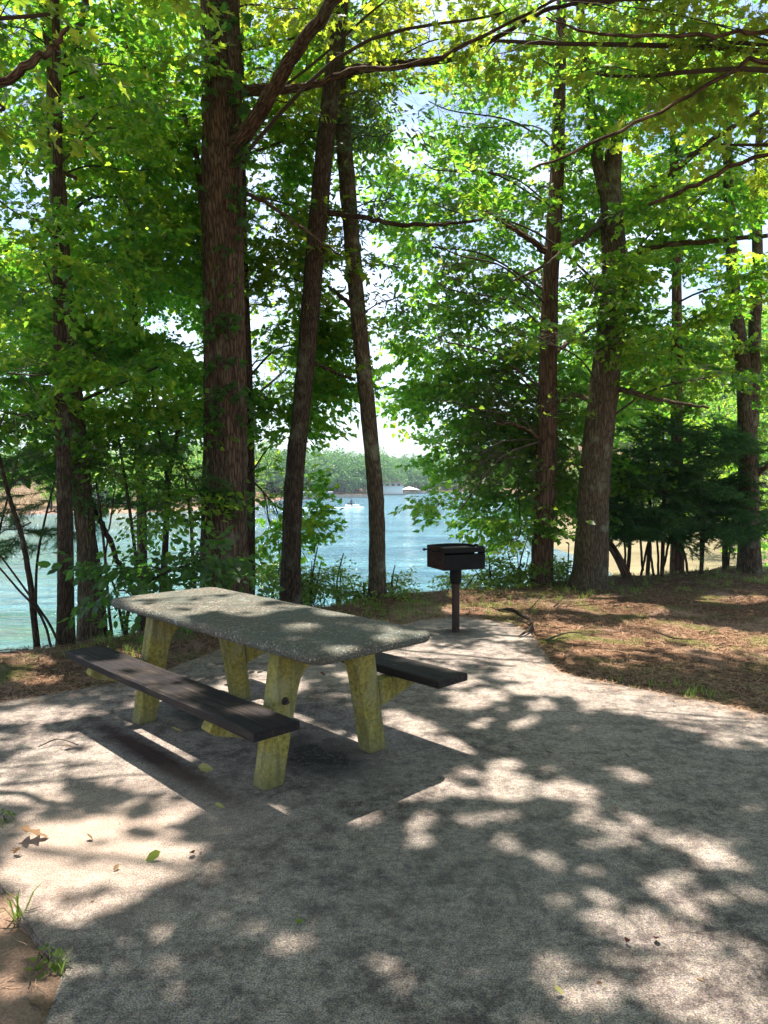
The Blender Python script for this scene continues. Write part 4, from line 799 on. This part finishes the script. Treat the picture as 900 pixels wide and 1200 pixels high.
tag(trunks.build('far_trunks', BARK_GREY), 'pale trunks at the edge of the far wood', 'forest', kind='stuff')

# ------------------------------------------------------------------ buildings and craft on the far water
white = plain('white_paint', (.78, .78, .76), .6, var=.05); cream = plain('cream_paint', (.62, .55, .42), .7, var=.1); maroon = plain('maroon_metal', (.22, .10, .10), .6, var=.2)
greyr = plain('grey_roof', (.35, .36, .38), .7, var=.1); darkg = plain('dark_glass', (.03, .04, .05), .15); bluew = plain('pale_blue_siding', (.42, .50, .60), .7, var=.05); dockw = plain('dock_boards', (.30, .25, .20), .85, var=.3); stone = plain('stone_wall', (.42, .33, .26), .9, var=.3, scale=2, bmp=.5)
def bx(mat, name, par, org, *boxes, bev=0):
    m = MB()
    for a, b_ in boxes: m.box(tuple(np.add(a, org)), tuple(np.add(b_, org)))
    return m.build(name, mat, par, org, smooth=False)
def hip(mat, name, par, org, x0, x1, y0, y1, z, h, ov=.3, ridge=.3):
    m = MB(); x0 -= ov; x1 += ov; y0 -= ov; y1 += ov; cx, cy_ = (x0+x1)/2, (y0+y1)/2; rx = (x1-x0)*ridge/2
    V = [(x0, y0, z), (x1, y0, z), (x1, y1, z), (x0, y1, z), (cx-rx, cy_, z+h), (cx+rx, cy_, z+h)]; V = [tuple(np.add(v, org)) for v in V]
    m.add(V, [0, 1, 5, 4, 1, 2, 5, 2, 3, 4, 5, 3, 0, 4, 3, 2, 1, 0], [4, 3, 4, 3, 4], mat=0); return m.build(name, mat, par, org, smooth=False)
# two-level boathouse
p = at(458, 580, 196); O = (p[0], 196, WATER); t = tag(empty('boathouse', O), 'white two-level boathouse with a red-brown deck roof, just right of the slim lone trunk', 'boathouse')
bx(white, 'wall', t, O, ((-3.6, 0, .35), (3.2, .15, 2.1)), ((-3.6, .16, .35), (-3.45, 6, 2.1)), ((3.05, .16, .35), (3.2, 6, 2.1)))
bx(dockw, 'float', t, O, ((-4.2, -.8, -.3), (3.8, 6.5, .34))); bx(cream, 'upper_wall', t, O, ((-3.4, .3, 2.32), (3.0, 5.5, 3.2))); bx(maroon, 'roof', t, O, ((-3.9, -.3, 3.21), (3.5, 6.2, 3.42)))
bx(white, 'deck', t, O, ((-3.9, -.3, 2.11), (3.5, 6.2, 2.31)))
m = MB()
for k in range(15): m.box((O[0]-3.85+k*.52, O[1]-.25, O[2]+3.43), (O[0]-3.79+k*.52, O[1]-.19, O[2]+4.3))
m.box((O[0]-3.9, O[1]-.27, O[2]+4.301), (O[0]+3.5, O[1]-.17, O[2]+4.38)); m.build('railing', maroon, t, O, smooth=False)
for k in range(4): bx(darkg, 'window', t, O, ((-2.8+k*1.5, .27, 2.5), (-2.0+k*1.5, .298, 3.0)))
# blue house above it
p = at(459, 566, 238); O = (p[0], 238, float(hgt(p[0], 238))-.2); t = tag(empty('house', O), 'pale blue house half hidden by trees above the white boathouse', 'house')
bx(bluew, 'wall', t, O, ((-3, 0, 0), (3, 6, 5.2))); hip(greyr, 'roof', t, O, -3, 3, 0, 6, 5.21, 1.8)
for x in (-2.0, -.4, 1.2):
    for z in (1.0, 3.4): bx(darkg, 'window', t, O, ((x, -.03, z), (x+.8, -.003, z+1.1)))
# canopy dock
p = at(480, 578, 213); O = (p[0], 213, WATER); t = tag(empty('boat_shelter', O), 'open boat shelter with a white peaked canopy on the far shore', 'boat shelter')
bx(dockw, 'float', t, O, ((-2.6, 0, -.2), (2.6, 4, .3))); bx(greyr, 'post', t, O, *[((x, y, .301), (x+.12, y+.12, 1.25)) for x in (-2.3, -.05, 2.2) for y in (.1, 3.7)]); hip(white, 'canopy', t, O, -2.5, 2.5, 0, 4, 1.251, .75, .2, .12)
for i_, (px, lab) in enumerate(((494, 'low grey covered dock next to the white peaked canopy'), (506, 'low grey covered dock farthest right along the far shore'))):
    p = at(px, 578, 216+4*i_); O = (p[0], 216+4*i_, WATER); t = tag(empty('covered_dock', O), lab, 'dock')
    bx(dockw, 'float', t, O, ((-1.5, 0, -.2), (1.4, 3, .3))); bx(greyr, 'post', t, O, *[((x, y, .301), (x+.1, y+.1, .95)) for x in (-1.3, 1.1) for y in (.1, 2.7)]); bx(greyr, 'roof', t, O, ((-1.5, -.1, .951), (1.4, 3, 1.08)))
    bx(white, 'boat_cover', t, O, ((-.8, .4, .31), (.7, 2.6, .7)))
# left stone dock pavilion
p = at(370, 586, 158); O = (p[0], 158, WATER); t = tag(empty('dock_pavilion', O), 'flat grey-roofed dock pavilion on tan piers at the far shore, right of the leaning trunk', 'pavilion')
bx(stone, 'pier', t, O, *[((x, 0, -.3), (x+.9, .9, 1.25)) for x in (-2.7, -.9, 1.0, 2.4)]); bx(greyr, 'roof', t, O, ((-3.3, -.3, 1.251), (3.4, 4.5, 1.6))); bx(maroon, 'back_wall', t, O, ((-2.9, 3.2, 0), (3.2, 3.4, 1.25))); bx(dockw, 'float', t, O, ((-3.4, .95, -.3), (3.6, 3.19, .1)))
p = at(408, 583, 170); O = (p[0], 170.5, WATER-.3); tag(bx(stone, 'retaining_wall', None, (0, 0, 0), ((O[0]-5, O[1], O[2]), (O[0]+6.5, O[1]+.5, O[2]+1.0))), 'low reddish stone retaining wall along the far shore', 'retaining wall')
for px, dd, lab, wm_ in ((118, 108, 'pale blue house on the wooded point seen past the black trunk', bluew), (182, 116, 'white house on the wooded point between saplings and the forked sapling', white)):
    p = at(px, 590, dd); O = (p[0], dd, float(hgt(p[0], dd))-.2); t = tag(empty('house', O), lab, 'house')
    bx(wm_, 'wall', t, O, ((-3, 0, 0), (3, 5, 2.6))); hip(greyr, 'roof', t, O, -3, 3, 0, 5, 2.601, 1.3)
    for x in (-2.2, -.4, 1.4): bx(darkg, 'window', t, O, ((x, -.03, .9), (x+.8, -.003, 1.9)))
p = at(96, 603, 92); O = (p[0], 92, WATER); t = tag(empty('dock', O), 'small grey dock on the water left of the lichen-grey trunk', 'dock'); bx(dockw, 'float', t, O, ((-2, 0, -.2), (2, 3, .35))); bx(greyr, 'post', t, O, *[((x, .1, .351), (x+.12, .22, 1.3)) for x in (-1.8, 0, 1.7)])
# watercraft and wake
p = at(413, 595.5, 114); O = (p[0], 114, WATER+.02); t = tag(empty('jet_ski', O), 'white personal watercraft speeding right across the lake ahead of its wake', 'jet ski')
m = MB(); sec = []
for k in range(9):
    f = k/8; x = -1.1+2.2*f; wd_ = .42*math.sin(math.pi*(.25+.7*f))**.6; sec += [(O[0]+x, O[1]-wd_, O[2]+.28+.1*f), (O[0]+x, O[1], O[2]-.1+.2*f*f), (O[0]+x, O[1]+wd_, O[2]+.28+.1*f), (O[0]+x, O[1], O[2]+.42+.12*math.sin(f*3.1))]
m.quads(sec, [(k*4+i, k*4+(i+1) % 4, k*4+4+(i+1) % 4, k*4+4+i) for k in range(8) for i in range(4)]); m.add(sec[:4], [0, 1, 2, 3], [4]); m.add(sec[-4:], [3, 2, 1, 0], [4]); m.build('hull', white, t, O)
bx(darkg, 'seat', t, O, ((-.8, -.14, .5), (.1, .14, .68))); m = MB(); m.tube([(O[0]+.3, O[1], O[2]+.5), (O[0]+.2, O[1], O[2]+.85)], [.07, .04], 6); m.tube([(O[0]+.2, O[1]-.3, O[2]+.88), (O[0]+.2, O[1]+.3, O[2]+.88)], [.02, .02], 6); m.build('handlebar', darkg, t, O)
# rider: skinned body
me = bpy.data.meshes.new('person'); J = {'pel': (-.35, 0, .74, .13), 'che': (-.18, 0, 1.08, .15), 'nek': (-.10, 0, 1.27, .06), 'hed': (-.06, 0, 1.42, .10)}
vs = [J[k] for k in ('pel', 'che', 'nek', 'hed')]; ed = [(0, 1), (1, 2), (2, 3)]
for s_ in (-1, 1):
    b0 = len(vs); vs += [(-.16, s_*.19, 1.16, .06), (.0, s_*.27, .98, .05), (.20, s_*.26, .90, .035)]; ed += [(1, b0), (b0, b0+1), (b0+1, b0+2)]
    b0 = len(vs); vs += [(-.05, s_*.22, .74, .09), (-.18, s_*.24, .42, .06), (.0, s_*.24, .40, .045)]; ed += [(0, b0), (b0, b0+1), (b0+1, b0+2)]
me.from_pydata([v[:3] for v in vs], ed, []); o = bpy.data.objects.new('person', me); col.objects.link(o); o.location = O; md = o.modifiers.new('skin', 'SKIN')
for i_, v in enumerate(vs): me.skin_vertices[0].data[i_].radius = (v[3], v[3])
me.skin_vertices[0].data[0].use_root = True; o.modifiers.new('sub', 'SUBSURF').levels = 1; me.materials.append(plain('dark_clothes', (.04, .045, .07), .8)); tag(o, 'rider in dark clothes crouched on the white personal watercraft', 'person')
foam = bpy.data.materials.new('foam'); ns, ls, b = nodes(foam); ge = N(ns, 'NewGeometry'); fn_ = noise_n(ns, ls, ge.outputs['Position'], 2.0, 5, .7); rr_ = ramp(ns, [(.4, (.20, .36, .40)), (.62, (.70, .76, .78))]); ls.new(fn_, rr_.inputs[0]); ls.new(rr_.outputs[0], b.inputs['Base Color']); b.inputs['Roughness'].default_value = .9
m = MB(); V = []; n = 40
for k in range(n):
    f = k/(n-1); x = O[0]+1.8-f*13; y = O[1]-.2-f*f*9*.5; wd_ = .22+.8*f; zz = WATER+.03+.16*math.exp(-((f-.12)/.1)**2)+.05*noise.noise(Vector((k*.7, 1, 1)))
    V += [(x, y-wd_, WATER+.01), (x, y-wd_*.3, zz+.04), (x, y+wd_*.3, zz+.05), (x, y+wd_, WATER+.01)]
m.quads(V, [(k*4+i, k*4+i+1, k*4+5+i, k*4+4+i) for k in range(n-1) for i in range(3)]); tag(m.build('wake', foam), 'white foam wake trailing left behind the watercraft', 'wake', kind='stuff')

# ------------------------------------------------------------------ litter, grass, sticks, fallen leaves
dead = leaf_mat('dead_leaf', [(0, (.10, .045, .02)), (.5, (.22, .12, .06)), (1, (.36, .24, .13))], [(0, (.12, .05, .02)), (1, (.3, .18, .08))], .25, .7)
straw_m = plain('straw', (.42, .25, .15), .8, var=.45, scale=30)
def gz_(x, y): return hgt(x, y)
def spots(n, y0=2.3, y1=13.5, keep=None):
    out = []
    while len(out) < n:
        Y = rg.uniform(y0**.5, y1**.5, 4000)**2; X = rg.uniform(-.62, .62, 4000)*Y
        ok = (~inside(X, Y, PAD)) & ((Y > 3.7) | (rg.random(len(X)) < .05)) & (Y < np.interp(X, EX, EY)+.5)
        if keep is not None: ok &= keep(X, Y)
        out += list(zip(X[ok], Y[ok]))
    return np.array(out[:n])
def spill(n, w_):
    out = []
    while len(out) < n:
        Y = rg.uniform(3.9, 9, 6000); X = rg.uniform(-.6, .6, 6000)*Y; q = w_*rg.random(6000)**1.5; a_ = rg.uniform(0, 6.283, 6000)
        ok = inside(X, Y, PAD) & ~inside(X+q*np.cos(a_), Y+q*np.sin(a_), PAD); out += list(zip(X[ok], Y[ok]))
    return np.array(out[:n])
S = spots(26000); n = len(S); z = gz_(S[:, 0], S[:, 1])+.004+rg.random(n)*.012
S2 = spill(1300, .35); S = np.vstack((S, S2)); z = np.concatenate((z, np.full(len(S2), .006))); n = len(S); a = rg.uniform(0, 6.283, n); L = rg.uniform(.06, .13, n); c_ = rg.normal(0, .006, n); wv = .0013
d = np.stack((np.cos(a), np.sin(a), rg.normal(0, .12, n)), 1)*L[:, None]/2; p = np.stack((-np.sin(a), np.cos(a), 0*a), 1); P0 = np.column_stack((S, z))
V = np.stack((P0-d-p*wv, P0-d+p*wv, P0+p*(c_[:, None]+wv), P0+p*(c_[:, None]-wv), P0+d+p*wv, P0+d-p*wv), 1).reshape(-1, 3)
k = np.arange(n)[:, None]*6; f = np.concatenate((k+[0, 1, 2, 3], k+[3, 2, 4, 5]), 0); m = MB(); m.quads(V, f); tag(m.build('pine_straw', straw_m, smooth=False), 'brown pine straw scattered over the bare ground', 'pine straw', kind='stuff')
LT = []
for q in range(4):
    T_ = make_spray('oak' if q % 2 else 'oval', 120+q, .02, 0, .085, True, 50); LT.append(T_)
S = spots(5200); m = MB(); P0 = np.column_stack((S, gz_(S[:, 0], S[:, 1])+.012)); S2 = spill(150, .3); Yq = rg.uniform(2.3, 8, 120); S3 = np.column_stack((rg.uniform(-.5, .5, 120)*Yq, Yq)); S3 = S3[inside(S3[:, 0], S3[:, 1], PAD)]
P0 = np.vstack((P0, np.column_stack((S2, np.full(len(S2), .01))), np.column_stack((S3, np.full(len(S3), .008))))); n = len(P0); lsc = rg.uniform(.35, .95, n); lsc[-len(S3)-len(S2):] *= .45; lsc[-len(S3):] *= .6; place(m, LT, P0, rg.uniform(0, 6.28, n), rg.normal(0, .15, n), rg.normal(0, .2, n), lsc, False); tag(m.build('leaf_litter', [dead, TWIG], smooth=False), 'dead brown leaves lying on the ground', 'leaf litter', kind='stuff')
def gk(X, Y):
    e = np.interp(X, EX, EY)-Y; nn = np.sin(X*2.1+1)*np.cos(Y*1.7)+np.sin(X*.9-Y*1.3); return ((e < 1.6) & (X > -.6) & (nn > -.5)) | ((nn > 1.15) & (Y > 4.2))
S = spots(430, keep=gk); V = []; m = MB(); ti = []
for x, y in S:
    z = float(gz_(x, y)); sz = rg.uniform(.03, .11)
    for k in range(9):
        a = rg.uniform(0, 6.283); b0 = np.array((x+rg.normal(0, .025), y+rg.normal(0, .025), z-.005)); e = b0+np.array((math.cos(a)*sz*.5, math.sin(a)*sz*.5, sz*rg.uniform(.6, 1.1))); md_ = (b0+e)/2+np.array((0, 0, sz*.15)); pv = np.array((-math.sin(a), math.cos(a), 0))*.0028
        V += [b0-pv, b0+pv, md_+pv*.8, md_-pv*.8, e]; ti += [rg.random()]*5
n = len(V)//5; k = np.arange(n)[:, None]*5; lo = np.concatenate((k+[0, 1, 2, 3], k+[3, 2, 4]), 1).ravel(); m.add(V, lo, np.tile([4, 3], n), tint=np.array(ti)); tag(m.build('grass', LEAF_BRIGHT, smooth=False), 'sparse short grass on the shaded ground', 'grass', kind='stuff')
S = spots(150); m = MB()
for x, y in S:
    z = float(gz_(x, y))+.012; a = rg.uniform(0, 6.283); L_ = rg.uniform(.06, .3); P = spline([(x, y, z), (x+math.cos(a)*L_*.5, y+math.sin(a)*L_*.5, z+rg.uniform(0, .02)), (x+math.cos(a+.3)*L_, y+math.sin(a+.3)*L_, z)], 5); m.tube(P, np.linspace(.005, .002, 5), 4)
tag(m.build('twig_litter', BARK_GREY), 'small twigs scattered on the ground', 'twigs', kind='stuff')
def gpt(px, py, z=0): x, y = gp(px, py); return np.array((x, y, z))
o = tag(empty('fallen_branch', tuple(gpt(612, 735))), 'crooked dark fallen branch curling over the pad corner right of the grill', 'fallen branch')
for nm, pts, rr_ in (('stem', [gpt(583,717,.03), gpt(600,722,.07), gpt(613,727,.05), (*gp(622,733), .06), (*gp(621,741), .04), (*gp(608,748), .02)], (.012, .022, .024, .022, .018, .008)), ('side_twig', [gpt(600,723,.06), gpt(588,727,.10), gpt(575,724,.12)], (.01, .007, .004)), ('side_twig', [gpt(615,728,.06), gpt(628,718,.12), gpt(636,712,.16)], (.008, .005, .003))):
    m = MB(); Sp = spline(pts, 24); m.tube(Sp, np.interp(np.linspace(0, 1, 24), np.linspace(0, 1, len(rr_)), rr_), 8, rough=.12); m.build(nm, BARK_DARK, o, tuple(gpt(612, 735)))
for q, (pts, lab) in enumerate((([(640,752),(668,745),(700,748)], 'thin grey stick on the leaf litter just right of the pad corner'), ([(650,712),(662,703),(672,700)], 'short dark stick standing out of the sunlit strip of grass'), ([(770,742),(790,752),(818,751)], 'pale dead stick half buried in the pine straw'), ([(45,878),(68,873),(92,876)], 'dark twig lying on the concrete in front of the left bench end'))):
    m = MB(); Sp = spline([gpt(a, b_, .015+.02*(i_ == 1)) for i_, (a, b_) in enumerate(pts)], 16); m.tube(Sp, np.linspace(.012 if q < 3 else .004, .003, 16), 6, rough=.15); tag(m.build('stick', BARK_GREY), lab, 'stick')
FL = [(38,985,.13,'curled tan dead leaf near the left edge of the concrete','d',.2),(180,1009,.06,'green leaf lying flat on the sunlit concrete at the left','g',2.9),(225,1004,.04,'small dark red leaf on the concrete right of the green one','r',1),
 (257,949,.05,'small pale yellow leaf at the end of the rust stain','y',.4),(240,905,.075,'olive leaf on the rust stain in front of the left bench','y',.1),(208,860,.08,'yellow-green leaf on the ground under the left bench','y',3),
 (645,882,.05,'pale leaf standing on edge in the middle of the concrete','y',1.3),(734,890,.05,'small brown leaf alone in the shade on the right of the pad','d',.3),(378,793,.05,'red leaf on the concrete beneath the table','r',.6),(361,820,.06,'yellow leaf on the concrete between the table legs','y',2),
 (655,1168,.035,'tiny pale yellow leaf near the bottom edge','y',.2),(720,950,.035,'tiny orange leaf in the sunlit spots','o',.2),(735,1108,.03,'tiny dark leaf left of another near the bottom right','r',1.5),(769,1105,.035,'tiny dark leaf right of another near the bottom right','r',1.2),
 (351,1083,.035,'tiny green leaf on the shaded concrete at bottom centre','g',.2),(80,878,.06,'curled brown leaf in front of the far end of the left bench','d',.5),(136,1020,.03,'tiny brown leaf on the big sunlit patch','d',1.1),(105,985,.04,'small brown leaf on the sunlit concrete','d',.1),(20,1003,.05,'dry leaf beside the curled tan one','d',2.2)]
lm = {'d': dead, 'g': LEAF_BRIGHT, 'r': plain('red_leaf', (.20, .04, .03), .6, var=.3), 'y': plain('yellow_leaf', (.42, .38, .12), .6, var=.2), 'o': plain('orange_leaf', (.5, .16, .04), .6, var=.2)}
for q, (px, py, sz, lab, c_, az_) in enumerate(FL):
    T_ = make_spray('oak' if q in (0, 5, 9, 18) else 'oval', 200+q, .01, 0, 1, True, 20); k_ = T_.llid == 0; lo = T_.loops[k_]; u_, inv = np.unique(lo, return_inverse=True); V = T_.V[u_]*sz*1.15; V -= V.mean(0); V[:, 2] -= V[:, 2].min()-.004
    m = MB(); m.add(V, inv, T_.tot[T_.lid == 0], tint=np.full(len(V), .6)); o = m.build('fallen_leaf', lm[c_], smooth=False); o.location = tuple(gpt(px, py)); o.rotation_euler = (0, 0, az_); tag(o, lab, 'leaf')
# weeds along the left edge of the pad
for px, py, lab, n_, h_ in ((6,962,'broad-leaved green weed at the left picture edge','w',.05),(22,1072,'tuft of long grass blades at the pad corner','b',.14),(58,1128,'small clover-like weed beside the pad corner','w',.05),(70,1132,'thin upright grass tuft at the bottom left','b',.08)):
    b0 = gpt(px, py, -.02); m = MB()
    if n_ == 'b':
        for k in range(11):
            a = rg.uniform(0, 6.283); p0 = b0+np.array((rg.normal(0, .012), rg.normal(0, .012), 0)); e = p0+np.array((math.cos(a)*h_*.6, math.sin(a)*h_*.6, h_*rg.uniform(.5, 1.1))); md_ = (p0+e)/2+np.array((0, 0, h_*.2)); pv = np.array((-math.sin(a), math.cos(a), 0))*.003
            m.add([p0-pv, p0+pv, md_+pv, md_-pv, e], [0, 1, 2, 3, 3, 2, 4], [4, 3], tint=np.full(5, rg.random()))
    if n_ == 'w':
        o = empty('weed', tuple(b0)); tag(o, lab, 'weed')
        for k in range(5):
            m = MB(); place(m, [make_spray('oval', 300+k, .05, 3, .026, True, 20)], [b0+np.array((0, 0, .02))], np.array([k*1.25]), np.array([.35]), rg.normal(0, .2, 1), np.array([1.0]), False); m.build('stem', [LEAF_BRIGHT, TWIG], o, tuple(b0), smooth=False)
        continue
    o = m.build('grass_tuft', [LEAF_BRIGHT, TWIG], origin=tuple(b0), smooth=False); o.location = tuple(b0); tag(o, lab, 'grass tuft')

# ------------------------------------------------------------------ haze over the lake
hm = bpy.data.materials.new('haze'); hm.use_nodes = True; ns, ls = hm.node_tree.nodes, hm.node_tree.links; ns.remove(ns['Principled BSDF'])
pv = N(ns, 'VolumePrincipled'); pv.inputs['Color'].default_value = (.70, .86, 1, 1); pv.inputs['Density'].default_value = .00045; ls.new(pv.outputs[0], ns['Material Output'].inputs['Volume'])
m = MB(); m.box((-990, -150, -6), (1050, 1500, 60)); tag(m.build('haze', hm, smooth=False), 'thin blue haze over the lake', 'haze', kind='stuff')
